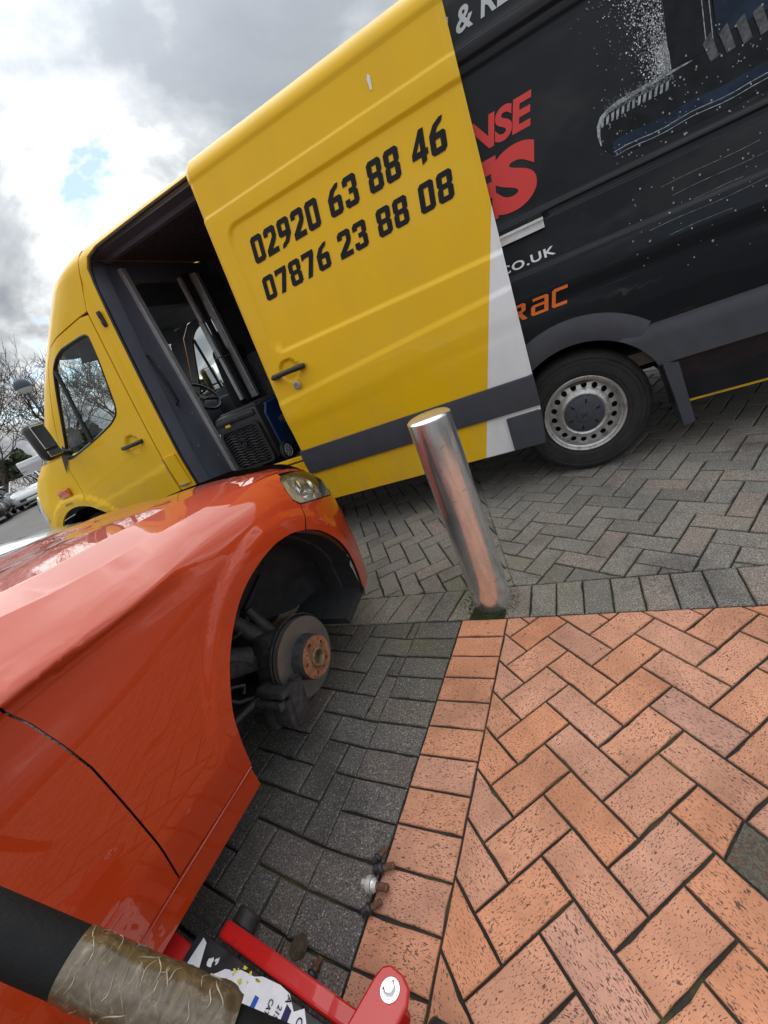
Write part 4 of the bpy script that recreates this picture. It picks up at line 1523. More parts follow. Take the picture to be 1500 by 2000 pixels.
# roof
edge_s = [2.0, 1.0, 0.0, -1.0, -2.0, -2.5, -2.83]
m_ = MB()
cols_ = []
topz = lambda k: [(0.0, 0.0), (0.03, 0.008), (0.08, 0.020), (0.18, 0.036), (0.4, 0.055), (0.80, 0.065)][k]
e_off = 8 * 0.9 * (2.473 - 2.38) ** 2 + 0.006
base = [(s_, prof(2.473) + e_off) for s_ in edge_s]
for u in (0.0, 0.2, 0.4, 0.6, 0.8, 1.0):
    z_ = 2.473
    p = vmap(scz(z_) - u * 1.1, z_, e_off)
    base.append((p[0], p[1]))
base.append((vmap(tcen(2.473), 2.473, e_off)[0], NC))
for (s_, n_) in base:
    row = []
    w_ = NC - n_
    for k in range(6):
        d_, h_ = topz(k)
        row.append((s_ + (0.0 if s_ > -2.9 else d_ * 0.3), n_ + min(w_, d_), 2.473 + h_ * min(1, w_ / 0.8 + 0.15)))
    row += [(x_, 2 * NC - y_, z_) for x_, y_, z_ in row[::-1]]
    cols_.append(row)
for r_ in cols_:
    m_.v += r_
nn = len(cols_[0])
for i in range(len(cols_) - 1):
    for k in range(nn - 1):
        m_.f.append((i * nn + k, (i + 1) * nn + k, (i + 1) * nn + k + 1, i * nn + k + 1))
        m_.m.append(0)
m_.build('roof', 'yellow_paint', van, 50)
# offside body and rear end, closed so that the inside is dark
panel('body_side', [(-3.03, 0.30), (-0.40, 0.30)] + arc(RW[0], RW[1], 0.415, 188, -8, 20) + [(0.455, 0.30), (2.0, 0.30), (2.0, 2.475), (-2.88, 2.475), (-3.03, 2.13)], far(lambda t, z: vmap(t, z, 0.0, body_feat)), 'black_paint', van, step=(0.2, 0.2), solid=0.02, inner='carpet')
m_ = MB()
m_.box((2.0, NC, 1.40), (0.04, 1.80, 2.15), bev=0.01)
m_.build('rear_doors', 'black_paint', van)

# inside of the load bay and cab
m_ = MB()
m_.box((-0.45, NC, 0.565), (4.9, 1.84, 0.07))
m_.build('load_floor', 'floor_ply', van)
m_ = MB()
m_.box((-3.6, NC, 0.60), (1.35, 1.80, 0.06))
m_.build('cab_floor', 'interior_dark', van)
m_ = MB()
m_.box((-0.45, NC, 2.44), (4.9, 1.38, 0.03))
m_.box((-0.45, 1.80, 1.5), (4.9, 0.03, 1.85))
m_.build('lining', 'carpet', van)
m_ = MB()
m_.box((-2.2, 0.275, 2.425), (1.3, 0.12, 0.04))
m_.box((-2.2, 0.36, 2.405), (1.3, 0.05, 0.06))
m_.build('door_header', 'bulkhead_grey', van)
bh = MB()
zz_ = list(np.linspace(0.6, 2.40, 14))
for z_ in zz_:
    bh.v += [(-2.89, prof(z_) + 0.035, z_), (-2.89, 0.46, z_), (-2.91, prof(z_) + 0.035, z_), (-2.91, 0.46, z_)]
for i in range(13):
    for a_, b_ in ((0, 1), (1, 3), (3, 2), (2, 0)):
        bh.f.append((4 * i + a_, 4 * i + b_, 4 * i + 4 + b_, 4 * i + 4 + a_))
        bh.m.append(0)
bh.box((-2.902, 0.92, 2.33), (0.02, 1.40, 0.16))
bk = bh.build('bulkhead', 'bulkhead_grey', van)
bh = MB()
bh.box((-2.90, 1.61, 1.45), (0.025, 0.42, 1.70))
bh.box((-2.78, 1.66, 1.05), (0.30, 0.26, 0.9))
bh.build('carpet_lining', 'carpet', bk)
bh = MB()
bh.box((-2.882, 0.488, 1.47), (0.04, 0.055, 1.76))
bh.box((-2.862, 0.475, 1.47), (0.012, 0.02, 1.76))
bh.build('edge_profile', 'aluminium', bk)
bh = MB()
bh.box((-2.882, 1.105, 1.70), (0.035, 0.035, 1.15))
bh.build('edge_profile', 'aluminium', bk)
bh = MB()
bh.box((-2.870, 1.185, 1.70), (0.03, 0.05, 1.20))
bh.build('edge_profile', 'black_plastic', bk)
bh = MB()
bh.box((-2.860, 1.31, 1.70), (0.05, 0.085, 1.20))
bh.box((-2.83, 1.29, 1.70), (0.02, 0.012, 1.20))
bh.build('edge_profile', 'aluminium', bk)
bh = MB()
bh.tube([(-2.88, 1.02, 1.55), (-2.86, 1.02, 1.55), (-2.855, 1.02, 1.88), (-2.855, 1.28, 1.88), (-2.855, 1.28, 1.55), (-2.855, 1.02, 1.55)], 0.005, 6)
bh.build('wire_hook', 'silver_steel', bk, 60)
bh = MB()
bh.tube([(-2.885, 0.255, 1.72), (-2.85, 0.255, 1.70), (-2.845, 0.262, 1.5), (-2.85, 0.272, 1.33), (-2.885, 0.272, 1.31)], 0.009, 8)
bh.build('grab_handle', 'black_plastic', bk, 60)
for (n_, z_) in ((0.1, 1.9), (0.1, 1.1), (0.12, 0.75), (0.3, 2.1), (0.32, 1.62), (0.38, 1.2), (0.40, 0.8), (0.25, 0.95), (0.19, 2.05)):
    bh = MB()
    bh.lathe([(0.0, 0.006), (0.002, 0.005), (0.002, 0.0004)], Matrix.Translation((-2.889, n_, z_)), 8)
    bh.build('screw', 'aluminium', bk)

# cab fittings
m_ = MB()
m_.box((-3.12, 1.36, 0.88), (0.50, 0.48, 0.16), bev=0.05)
m_.box((-2.98, 1.36, 1.28), (0.13, 0.46, 0.72), Matrix.Rotation(R(8), 3, 'Y'), bev=0.05)
m_.box((-2.94, 1.36, 1.70), (0.10, 0.26, 0.18), bev=0.04)
m_.box((-3.12, 1.36, 0.71), (0.4, 0.4, 0.2))
m_.build('driver_seat', 'seat_cloth', van, 50)
m_ = MB()
m_.box((-3.92, NC, 1.12), (0.50, 1.6, 0.34), bev=0.08)
m_.box((-3.80, 0.95, 0.95), (0.35, 0.4, 0.5), bev=0.05)
m_.build('dashboard', 'interior_dark', van, 50)
m_ = MB()
cw = Matrix.Translation((-3.52, 1.36, 1.30)) @ Matrix.Rotation(R(-32), 4, 'Y')
ring = [cw @ Vector((0, 0.19 * math.cos(t), 0.19 * math.sin(t))) for t in [k * 2 * math.pi / 28 for k in range(29)]]
m_.tube(ring, 0.016, 8, caps=False)
for a in (90, 210, 330):
    m_.tube([cw @ Vector((-0.03, 0, 0)), cw @ Vector((0, 0.18 * math.cos(R(a)), 0.18 * math.sin(R(a))))], 0.015, 6)
m_.tube([cw @ Vector((0, 0, 0)), cw @ Vector((-0.4, 0, 0))], 0.035, 8)
m_.build('steering_wheel', 'black_plastic', van, 50)
m_ = MB()
m_.box((-3.28, NC, 2.06), (0.72, 1.5, 0.03))
m_.box((-3.60, 1.35, 1.98), (0.02, 0.40, 0.16), Matrix.Rotation(R(25), 3, 'Y'), bev=0.008)
m_.box((-3.60, 0.55, 1.98), (0.02, 0.40, 0.16), Matrix.Rotation(R(25), 3, 'Y'), bev=0.008)
m_.build('headliner', 'interior_dark', van)
m_ = MB()
m_.box((-3.45, 0.11, 0.95), (0.75, 0.05, 0.55), bev=0.02)
m_.build('door_lining', 'interior_dark', van)
m_ = MB()
m_.box((-3.45, 2 * NC - 0.11, 0.95), (0.75, 0.05, 0.55), bev=0.02)
m_.build('door_lining', 'interior_dark', van)


# ---- wheels
def van_wheel(loc, flip=False, detail=True):
    w = bpy.data.objects.new('wheel', None)
    link(w, van)
    w.location = loc
    w.rotation_euler = (0, 0, R(180) if flip else 0)
    RT = 0.357
    t_ = MB()
    t_.lathe([(-0.20, 0.215), (-0.205, 0.26), (-0.20, 0.32), (-0.185, 0.342), (-0.16, 0.353), (-0.09, RT), (-0.04, 0.354), (-0.018, 0.345), (-0.006, 0.328), (-0.001, 0.300), (-0.001, 0.262), (-0.004, 0.235), (-0.012, 0.222), (-0.02, 0.212)], FN, 72)
    for r_ in (0.315, 0.292, 0.247):
        t_.lathe([(-0.003, r_ + 0.003), (0.0012, r_), (-0.003, r_ - 0.003)], FN, 72)
    t_.build('tyre', 'rubber', w, 35)
    r_ = MB()
    r_.lathe([(-0.015, 0.219), (-0.004, 0.222), (0.0, 0.218), (-0.004, 0.208), (-0.018, 0.203), (-0.022, 0.196), (-0.030, 0.194), (-0.048, 0.193), (-0.060, 0.190)], FN, 72)
    # dished disc with ventilation holes
    outer = [(0.191 * math.cos(2 * math.pi * k / 72), 0.191 * math.sin(2 * math.pi * k / 72)) for k in range(72)]
    inner = [(0.105 * math.cos(2 * math.pi * k / 48), 0.105 * math.sin(2 * math.pi * k / 48)) for k in range(48)]
    holes = [inner]
    nh = 18
    for h in range(nh):
        a = 2 * math.pi * h / nh
        cx_, cy_ = 0.164 * math.cos(a), 0.164 * math.sin(a)
        holes.append([(cx_ + 0.0165 * math.cos(b + a), cy_ + 0.0165 * math.sin(b + a)) for b in [2 * math.pi * q_ / 10 for q_ in range(10)]])
    # rings between so that the dish follows the profile
    v2, f2 = fill_mesh([(outer, holes)])

    def dish(x, y):
        rr = math.hypot(x, y)
        return interp(rr, [0.10, 0.108, 0.122, 0.134, 0.15, 0.178, 0.191], [-0.030, -0.018, -0.012, -0.018, -0.040, -0.052, -0.058])
    bm = bmesh.new()
    bv = [bm.verts.new((p[0], p[1], 0)) for p in v2]
    for q_ in f2:
        bm.faces.new([bv[i] for i in q_])
    bmesh.ops.subdivide_edges(bm, edges=bm.edges[:], cuts=2, use_grid_fill=True)
    bm.verts.index_update()
    vs3 = [(v.co.x, -dish(v.co.x, v.co.y), v.co.y) for v in bm.verts]
    fs3 = [[v.index for v in q_.verts] for q_ in bm.faces]
    bm.free()
    r_.add(vs3, fs3)
    r_.build('rim', 'rim_steel', w, 45)
    b_ = MB()
    b_.lathe([(-0.085, 0.205), (-0.09, 0.0005)], FN, 40)
    b_.build('brake_drum', 'dark_hole', w)
    c_ = MB()
    c_.lathe([(-0.026, 0.108), (-0.014, 0.105), (-0.008, 0.092), (-0.004, 0.060), (-0.003, 0.045), (0.003, 0.043), (0.005, 0.036), (0.005, 0.0005)], FN, 48)
    cp_ = c_.build('hub_cap', 'grey_plastic', w, 35)
    for k in range(6):
        d_ = MB()
        a = R(60 * k + 15)
        d_.box((0.078 * math.cos(a), 0.0055, 0.078 * math.sin(a)), (0.026, 0.004, 0.009), Matrix.Rotation(-a, 3, 'Y'), bev=0.0015)
        d_.build('slot', 'dark_hole', cp_)
    e_ = MB()
    for s_ in (1, -1):
        e_.box((-0.009 * s_, -0.006, 0.006), (0.028, 0.003, 0.004), Matrix.Rotation(R(38 * s_), 3, 'Y'))
        e_.box((-0.009 * s_, -0.006, -0.006), (0.028, 0.003, 0.004), Matrix.Rotation(R(-38 * s_), 3, 'Y'))
    e_.build('emblem', 'black_plastic', cp_)
    return w


van_wheel((RW[0], 0.0, RW[1]))
van_wheel((RW[0], 2 * NC, RW[1]), True)
van_wheel((FW[0], 0.03, FW[1]))
van_wheel((FW[0], 2 * NC - 0.03, FW[1]), True)
for c_ in (RW, FW):
    # wheel housings
    for sg in (1, -1):
        m_ = MB()
        aw = arc(c_[0], c_[1], 0.46, 5, 175, 16)
        yo, yi = (0.02, 0.42) if sg == 1 else (2 * NC - 0.02, 2 * NC - 0.42)
        for (s_, z_) in aw:
            m_.v += [(s_, yo, z_), (s_, yi, z_)]
        for i in range(16):
            m_.f.append((2 * i, 2 * i + 1, 2 * i + 3, 2 * i + 2))
            m_.m.append(0)
        m_.f.append(tuple(2 * i + 1 for i in range(17)))
        m_.m.append(0)
        m_.build('wheel_housing', 'dark_hole', van)
m_ = MB()
m_.box((-1.9, NC, 0.44), (3.7, 1.80, 0.14))
m_.box((1.25, NC, 0.50), (1.5, 1.75, 0.05))
m_.box((-1.9, 0.55, 0.36), (3.6, 0.10, 0.12))
m_.box((-1.9, 1.38, 0.36), (3.6, 0.10, 0.12))
m_.tube([(RW[0], 0.1, RW[1]), (RW[0], 2 * NC - 0.1, RW[1])], 0.06, 10)
m_.build('underbody', 'dark_hole', van)
m_ = MB()
m_.tube([(0.3, 1.2, 0.40), (1.2, 1.15, 0.40), (1.8, 1.15, 0.42)], 0.035, 10)
m_.build('exhaust', 'silver_steel', van, 50)

# ================================================================== GENERATOR on the van floor
VM = Matrix.Translation((0.24380, 1.80531, 0)) @ Matrix.Rotation(VYAW, 4, 'Z')
gpos = VM @ Vector((-2.33, 0.11, 0.602))
gen = empty('generator', gpos, VYAW, 'black and blue portable generator on the van floor inside the side door', 'generator')
GW, GD, GH = 0.44, 0.60, 0.50      # along the van, into the van, height
m_ = MB()
m_.box((0, GD / 2 + 0.02, GH / 2 + 0.02), (GW, GD - 0.02, GH - 0.06), bev=0.04)
body = m_.build('body', 'black_plastic', gen, 40)
m_ = MB()
fr = rrect(-GW / 2 + 0.03, 0.05, GW / 2 - 0.03, GH - 0.11, 0.05)
fi = rrect(-GW / 2 + 0.05, 0.07, GW / 2 - 0.05, GH - 0.13, 0.04)
v2, f2 = fill_mesh([(fr, [fi])])
m_.add([(x_, -0.0, z_) for x_, z_ in v2] + [], f2)
m_.add([(x_, 0.03, z_) for x_, z_ in v2], f2)
nfr = len(fr)
m_.add([(p[0], 0.0, p[1]) for p in fr] + [(p[0], 0.03, p[1]) for p in fr], [(i, (i + 1) % nfr, nfr + (i + 1) % nfr, nfr + i) for i in range(nfr)])
m_.build('end_frame', 'black_plastic', gen)
for k in range(13):
    z_ = 0.085 + k * 0.0225
    m_ = MB()
    w_ = GW / 2 - 0.052
    pts = []
    for q_ in range(17):
        f = q_ / 16
        x_ = -w_ + 2 * w_ * f
        if k in (6, 7, 8) and abs(x_ + 0.02) < 0.03:
            continue
        pts.append((x_, 0.012, z_ + 0.004 * (1 if int(q_ / 2) % 2 else -1)))
    m_.tube(pts, 0.0065, 6)
    m_.build('louvre', 'black_plastic', gen, 50)
m_ = MB()
m_.lathe([(0.0, 0.032), (0.012, 0.032), (0.012, 0.024), (0.0, 0.022), (-0.01, 0.0005)], Matrix.Translation((-0.02, 0.008, 0.255)) @ FN, 24)
m_.build('cap', 'black_plastic', gen, 40)
m_ = MB()
m_.box((-0.07, -0.003, GH - 0.085), (0.045, 0.003, 0.018))
m_.build('sticker', 'yellow_label', gen)
m_ = MB()
m_.box((0, 0.12, GH - 0.015), (GW - 0.08, 0.05, 0.035), bev=0.012)
m_.box((-GW / 2 + 0.07, 0.12, GH - 0.05), (0.05, 0.09, 0.08), bev=0.012)
m_.box((GW / 2 - 0.07, 0.12, GH - 0.05), (0.05, 0.09, 0.08), bev=0.012)
m_.box((0, 0.04, GH - 0.055), (GW - 0.06, 0.05, 0.05), bev=0.015)
m_.build('handle', 'black_plastic', gen, 40)
m_ = MB()
q = [(0.13, 0.09), (0.50, 0.09), (0.53, 0.14), (0.53, 0.42), (0.48, 0.46), (0.16, 0.46), (0.10, 0.40), (0.10, 0.15)]
v2, f2 = fill_mesh([(q, [])])
m_.add([(GW / 2 + 0.012, y_, z_) for y_, z_ in v2], f2)
n8 = len(q)
m_.add([(GW / 2 + 0.012, y_, z_) for y_, z_ in q] + [(GW / 2 - 0.01, y_ * 1.0 + (0.3 - y_) * -0.06, z_ + (0.27 - z_) * -0.06) for y_, z_ in q], [(i, (i + 1) % n8, n8 + (i + 1) % n8, n8 + i) for i in range(n8)])
blue = m_.build('side_panel', 'generator_blue', gen)
v, f = text_mesh('HYUNDAI', 0.012)
xs = [p[0] for p in v]
m_ = MB()
wd = max(xs) - min(xs)
m_.add([(GW / 2 + 0.0145, 0.22 + (p[0] - min(xs)) / wd * 0.30, 0.285 + p[1] * 0.062) for p in v], f)
m_.build('lettering', 'grey_vinyl', blue)
v, f = text_mesh('POWER PRODUCTS', 0.0)
xs = [p[0] for p in v]
wd = max(xs) - min(xs)
m_ = MB()
m_.add([(GW / 2 + 0.0145, 0.26 + (p[0] - min(xs)) / wd * 0.20, 0.260 + p[1] * 0.022) for p in v], f)
m_.build('lettering', 'grey_vinyl', blue)
wf = Matrix.Translation((GW / 2 + 0.045, 0.10, 0.075))
m_ = MB()
m_.lathe([(-0.035, 0.045), (-0.035, 0.070), (-0.028, 0.075), (-0.008, 0.075), (0.0, 0.068), (0.0, 0.055), (-0.008, 0.052)], wf, 32)
wh = m_.build('wheel', 'rubber', gen, 40)
m_ = MB()
m_.lathe([(-0.006, 0.054), (0.000, 0.052), (0.002, 0.046), (-0.004, 0.044)], wf, 32)
for k in range(8):
    a = R(45 * k)
    m_.box(wf @ Vector((-0.002, 0.028 * math.cos(a), 0.028 * math.sin(a))), (0.005, 0.036, 0.010), Matrix.Rotation(a, 3, 'X'))
m_.lathe([(0.004, 0.014), (0.005, 0.0005)], wf, 16)
m_.build('rim', 'grey_vinyl', wh)

# ================================================================== THE RED CAR
CYAW = R(88.0)
CORG = Vector((CAM.x - math.sin(CYAW), CAM.y + math.cos(CYAW), 0))
HWD = 0.89       # half width
mat('liner_plastic', (0.022, 0.023, 0.025), 0.7, var=0.3, vscale=25, bump=0.2, bscale=90)
mat('cast_iron', (0.045, 0.043, 0.045), 0.75, 0.3, var=0.45, vscale=40, bump=0.5, bscale=120)
mat('dull_steel', (0.055, 0.053, 0.052), 0.6, 0.4, var=0.4, vscale=30, bump=0.2, bscale=90)
mat('rust', (0.30, 0.135, 0.075), 0.7, 0.3, var=0.6, vscale=38, bump=0.4, bscale=150)
mat('disc_steel', (0.17, 0.165, 0.155), 0.32, 0.55, var=0.15, vscale=20, bump=0.03, bscale=200)
mat('hub_bore', (0.27, 0.20, 0.12), 0.5, 0.7, var=0.4, vscale=60, bump=0.4, bscale=120)
mat('lamp_reflector', (0.55, 0.55, 0.54), 0.25, 0.6, var=0.2, vscale=20)
mat('dark_glass', (0.01, 0.012, 0.014), 0.05, coat=1.0)
car = empty('red_car', CORG, CYAW, 'orange red hatchback jacked up with its front wheel off', 'car')
CAR_ST = [
 (-0.6, [(.18,.07),(.21,.05),(.31,.032),(.45,.005),(.6,0),(.75,.010),(.84,.028),(.896,.034),(.918,.004),(.957,.055),(1.0,.13),(1.06,.24)]),
 (0.15, [(.18,.07),(.21,.05),(.31,.032),(.45,.005),(.6,0),(.75,.008),(.84,.026),(.896,.033),(.918,.004),(.953,.055),(.99,.13),(1.05,.24)]),
 (0.45, [(.18,.07),(.21,.05),(.31,.032),(.45,.005),(.6,0),(.75,.004),(.83,.014),(.880,.023),(.900,.010),(.935,.058),(.985,.165),(1.03,.26)]),
 (0.70, [(.18,.07),(.21,.05),(.31,.03),(.45,.003),(.6,0),(.75,.001),(.81,.006),(.86,.020),(.890,.040),(.925,.085),(.965,.17),(1.0,.26)]),
 (0.95, [(.18,.05),(.21,.03),(.31,.01),(.45,0),(.6,0),(.74,.0),(.79,.006),(.84,.024),(.875,.052),(.905,.090),(.943,.17),(.97,.25)]),
 (1.20, [(.18,.05),(.21,.03),(.31,.01),(.45,0),(.6,0),(.68,.003),(.76,.012),(.81,.030),(.855,.058),(.89,.098),(.925,.18),(.95,.28)]),
 (1.60, [(.18,.05),(.21,.03),(.31,.01),(.45,0),(.55,.0),(.63,.006),(.72,.02),(.78,.045),(.825,.08),(.855,.12),(.88,.2),(.90,.3)]),
]
CA0, CR = 1.055, 0.66
def car_in(t, z):
    ts = [q[0] for q in CAR_ST]
    t = min(max(t, ts[0]), ts[-1])
    n = len(CAR_ST[0][1])
    zs = [catmull(t, ts, [q[1][k][0] for q in CAR_ST]) for k in range(n)]
    ys = [catmull(t, ts, [q[1][k][1] for q in CAR_ST]) for k in range(n)]
    return catmull(z, zs, ys)


def catmull(x,xs,ys):
    n=len(xs)
    if x<=xs[0]: return ys[0]
    if x>=xs[-1]: return ys[-1]+(x-xs[-1])*(ys[-1]-ys[-2])/(xs[-1]-xs[-2])
    i=max(0,min(n-2,int(np.searchsorted(xs,x))-1))
    h=xs[i+1]-xs[i]; u=(x-xs[i])/h
    def sl(k):
        if k==0: return (ys[1]-ys[0])/(xs[1]-xs[0])
        if k==n-1: return (ys[-1]-ys[-2])/(xs[-1]-xs[-2])
        d0=(ys[k]-ys[k-1])/(xs[k]-xs[k-1]); d1=(ys[k+1]-ys[k])/(xs[k+1]-xs[k])
        if d0*d1<=0: return 0.0
        return 2*d0*d1/(d0+d1)
    m0,m1=sl(i),sl(i+1)
    return (2*u**3-3*u*u+1)*ys[i]+(u**3-2*u*u+u)*h*m0+(-2*u**3+3*u*u)*ys[i+1]+(u**3-u*u)*h*m1
def carmap(t,z,extra=0.0):
    y=car_in(t,z)+extra
    u=t-CA0
    if u<=0: return (t,y,z)
    if u<CR*math.pi/2*0.86:
        th=u/CR; rr=CR-y
        return (CA0+rr*math.sin(th), CR-rr*math.cos(th), z)
    th=math.pi/2*.86; rr=CR-y; e=u-CR*th
    return (CA0+rr*math.sin(th)+e*math.cos(th), CR-rr*math.cos(th)+e*math.sin(th), z)


carm = lambda t, z: carmap(t, z, 0.0)


def mirc(fn):
    def g(a, b):
        x, y, z = fn(a, b)
        return (x, 2 * HWD - y, z)
    return g


ARCH = [(0.432, 0.312), (0.436, 0.36), (0.441, 0.414), (0.457, 0.490), (0.486, 0.552), (0.522, 0.605), (0.561, 0.648), (0.616, 0.694), (0.683, 0.734), (0.767, 0.759), (0.871, 0.769), (0.965, 0.754), (1.03, 0.726)]
ARCHF = [(1.036, 0.722), (1.085, 0.688), (1.130, 0.643), (1.183, 0.571), (1.220, 0.487), (1.236, 0.397), (1.228, 0.312)]
SEAM = [(0.02, 1.036), (0.15, 1.030), (0.292, 1.013), (0.385, 0.997), (0.509, 0.984), (0.721, 0.966), (0.907, 0.948), (1.04, 0.935), (1.17, 0.915), (1.24, 0.902)]


def dist_poly(t, z, P):
    best = 9.0
    for i in range(len(P) - 1):
        ax, ay = P[i]
        bx, by = P[i + 1]
        L = (bx - ax) ** 2 + (by - ay) ** 2
        f = max(0, min(1, ((t - ax) * (bx - ax) + (z - ay) * (by - ay)) / L))
        best = min(best, math.hypot(t - ax - f * (bx - ax), z - ay - f * (by - ay)))
    return best


ALLARCH = ARCH + ARCHF


def densify(P, n=4):
    out = []
    for i in range(len(P) - 1):
        p0, p1, p2, p3 = P[max(i - 1, 0)], P[i], P[i + 1], P[min(i + 2, len(P) - 1)]
        for k in range(n):
            u = k / n
            out.append(tuple(0.5 * (2 * p1[c] + (p2[c] - p0[c]) * u + (2 * p0[c] - 5 * p1[c] + 4 * p2[c] - p3[c]) * u * u + (3 * p1[c] - p0[c] - 3 * p2[c] + p3[c]) * u ** 3) for c in (0, 1)))
    return out + [P[-1]]


ALLD = densify(ALLARCH)
ka = min(range(len(ALLD)), key=lambda i: abs(ALLD[i][0] - 1.03) + abs(ALLD[i][1] - 0.726))
ARCH, ARCHF = ALLD[:ka + 1], ALLD[ka + 1:]


def fendmap(t, z):
    d = dist_poly(t, z, ALLARCH)
    return carmap(t, z, -0.011 * sstep(0.085, 0.045, d) * sstep(0.38, 0.58, z))


DOORL = [(0.157, 0.318), (0.170, 0.45), (0.176, 0.554), (0.184, 0.701), (0.179, 0.78), (0.172, 0.849), (0.156, 0.916), (0.13, 0.98)]
fend = ARCH + [(1.100, 0.795), (1.085, 0.826), (1.112, 0.864), (1.16, 0.888), (1.22, 0.896)] + SEAM[::-1] + [(-0.02, 1.0), (0.10, 0.99)] + DOORL[::-1]
fend = [(p[0] + (0.0022 if p in DOORL else 0), p[1] + (0.003 if p[1] < 0.32 else 0)) for p in fend]
bump_ = [(p[0] + 0.003, p[1]) for p in ARCHF] + [(1.24, 0.285), (1.5, 0.25), (2.33, 0.23), (2.33, 0.69), (1.56, 0.685), (1.40, 0.694), (1.25, 0.745), (1.135, 0.783), (1.104, 0.795)]
head = [(1.090, 0.827), (1.117, 0.862), (1.162, 0.885), (1.222, 0.892), (1.30, 0.874), (1.42, 0.83), (1.50, 0.75), (1.40, 0.700), (1.25, 0.750), (1.137, 0.788), (1.107, 0.800)]
RARCH = arc(-1.77, 0.33, 0.36, 190, -10, 20)
for sg in (1, -1):
    mp = (lambda f: f) if sg == 1 else mirc
    fd = panel('front_wing', fend, mp(fendmap), 'car_red', car, step=(0.014, 0.014) if sg == 1 else (0.06, 0.05), cuts=[], solid=0.012, smooth=60, rim_mat='dark_hole')  # panel edges coloured near black to paint shade into the gaps
    panel('front_bumper', bump_, mp(fendmap), 'car_red', car, step=(0.03, 0.02) if sg == 1 else (0.08, 0.06), solid=0.012, smooth=60, rim_mat='dark_hole')
    hl = panel('headlight', head, mp(lambda t, z: carmap(t, z, -0.002)), 'lamp_cover', car, step=(0.03, 0.03), smooth=60)
    panel('reflector', [(p[0], p[1]) for p in head], mp(lambda t, z: carmap(t, z, 0.035 + 0.05 * sstep(0.03, 0.0, math.hypot(t - 1.27, z - 0.80) - 0.04))), 'lamp_reflector', hl, step=(0.02, 0.02), smooth=60)
    m_ = MB()
    for i in range(len(head)):
        a, b = head[i], head[(i + 1) % len(head)]
        pa, pb = mp(carm)(*a), mp(carm)(*b)
        pc, pd = mp(lambda t, z: carmap(t, z, 0.05))(*b), mp(lambda t, z: carmap(t, z, 0.05))(*a)
        m_.add([pa, pb, pc, pd], [(0, 1, 2, 3)])
    m_.build('surround', 'black_plastic', hl)
    m_ = MB()
    for tt, zz, rr in ((1.235, 0.825, 0.030), (1.31, 0.79, 0.034)):
        p = mp(lambda t, z: carmap(t, z, 0.03))(tt, zz)
        m_.lathe([(0.0, rr), (0.012, rr * 0.9), (0.018, rr * 0.5), (0.02, 0.0005)], Matrix.Translation(p) @ Matrix.Rotation(R(-35 * sg), 4, 'Z'), 20)
    m_.build('lamp', 'chrome', hl, 50)
    panel('grille', [(1.52, 0.690), (2.33, 0.695), (2.33, 0.86), (1.54, 0.84)], mp(lambda t, z: carmap(t, z, 0.01)), 'black_plastic', car, step=(0.1, 0.05))
    dr = panel('door', [(p[0] - 0.0022, p[1]) for p in DOORL] + [(0.06, 0.985), (-0.95, 0.995), (-0.95, 0.322)], mp(carm), 'car_red', car, step=(0.03, 0.02) if sg == 1 else (0.1, 0.08), solid=0.012, smooth=60, rim_mat='dark_hole')
    m_ = MB()
    yh = lambda e: (e if sg == 1 else 2 * HWD - e)
    m_.tube([(-0.70, yh(0.02), 0.80), (-0.72, yh(-0.022), 0.80), (-0.84, yh(-0.022), 0.80), (-0.86, yh(0.02), 0.80)], 0.013, 8)
    m_.build('handle', 'car_red', dr, 50)
    m_ = MB()
    m_.box((-0.02, yh(-0.07), 1.02), (0.11, 0.19, 0.13), bev=0.03)
    m_.box((-0.02, yh(0.05), 0.985), (0.05, 0.10, 0.03))
    m_.build('door_mirror', 'car_red', dr, 50)
    panel('rear_door', [(-0.956, 0.322), (-0.956, 0.995), (-1.75, 1.0), (-1.66, 0.85), (-1.46, 0.55), (-1.42, 0.322)], mp(carm), 'car_red', car, step=(0.06, 0.04), solid=0.012, smooth=60, rim_mat='dark_hole')
    panel('rear_quarter', [(-1.426, 0.322), (-1.466, 0.55), (-1.666, 0.85), (-1.756, 1.0), (-2.62, 1.0), (-2.66, 0.75), (-2.62, 0.32)] + [p for p in RARCH if p[1] > 0.322][::-1], mp(lambda t, z: carmap(t, z, 0.18 * sstep(-2.2, -2.75, t))), 'car_red', car, step=(0.06, 0.04), solid=0.012, smooth=60, rim_mat='dark_hole')
    panel('sill', [(0.429, 0.215), (0.431, 0.306), (-1.41, 0.314), (-1.40, 0.215)], mp(lambda t, z: carmap(t, z, 0.010)), 'car_red', car, step=(0.05, 0.02), solid=0.02, smooth=40)
    m_ = MB()
    m_.tube([mp(lambda t, z: carmap(t, z, -0.001))(t_, 0.3095) for t_ in np.linspace(0.428, -1.4, 30)], 0.0028, 6)
    m_.build('sill_seam', 'car_red', car, 60)
    # side glass and pillars
    sw = [(0.02, 1.0), (-0.55, 1.40), (-0.75, 1.44), (-1.6, 1.42), (-2.1, 1.22), (-2.3, 1.02), (-0.5, 1.0)]
    panel('side_window', sw, mp(lambda t, z: (t, 0.09 + (z - 0.98) * 0.5, z)), 'dark_glass', car, step=(0.2, 0.1), solid=0.006)
    m_ = MB()
    gy = lambda z, e=-0.004: (0.09 + (z - 0.98) * 0.5 + e) if sg == 1 else 2 * HWD - (0.09 + (z - 0.98) * 0.5 + e)
    m_.tube([(0.10, gy(1.0), 1.0), (-0.5, gy(1.39), 1.41), (-0.75, gy(1.45), 1.465), (-1.6, gy(1.44), 1.45), (-2.15, gy(1.22), 1.24), (-2.4, gy(1.0), 1.0)], 0.038, 8)
    m_.build('roof_pillar', 'car_red', car, 60)


# bonnet
def ztab(a, tab):
    return interp(a, [p[0] for p in tab], [p[1] for p in tab])


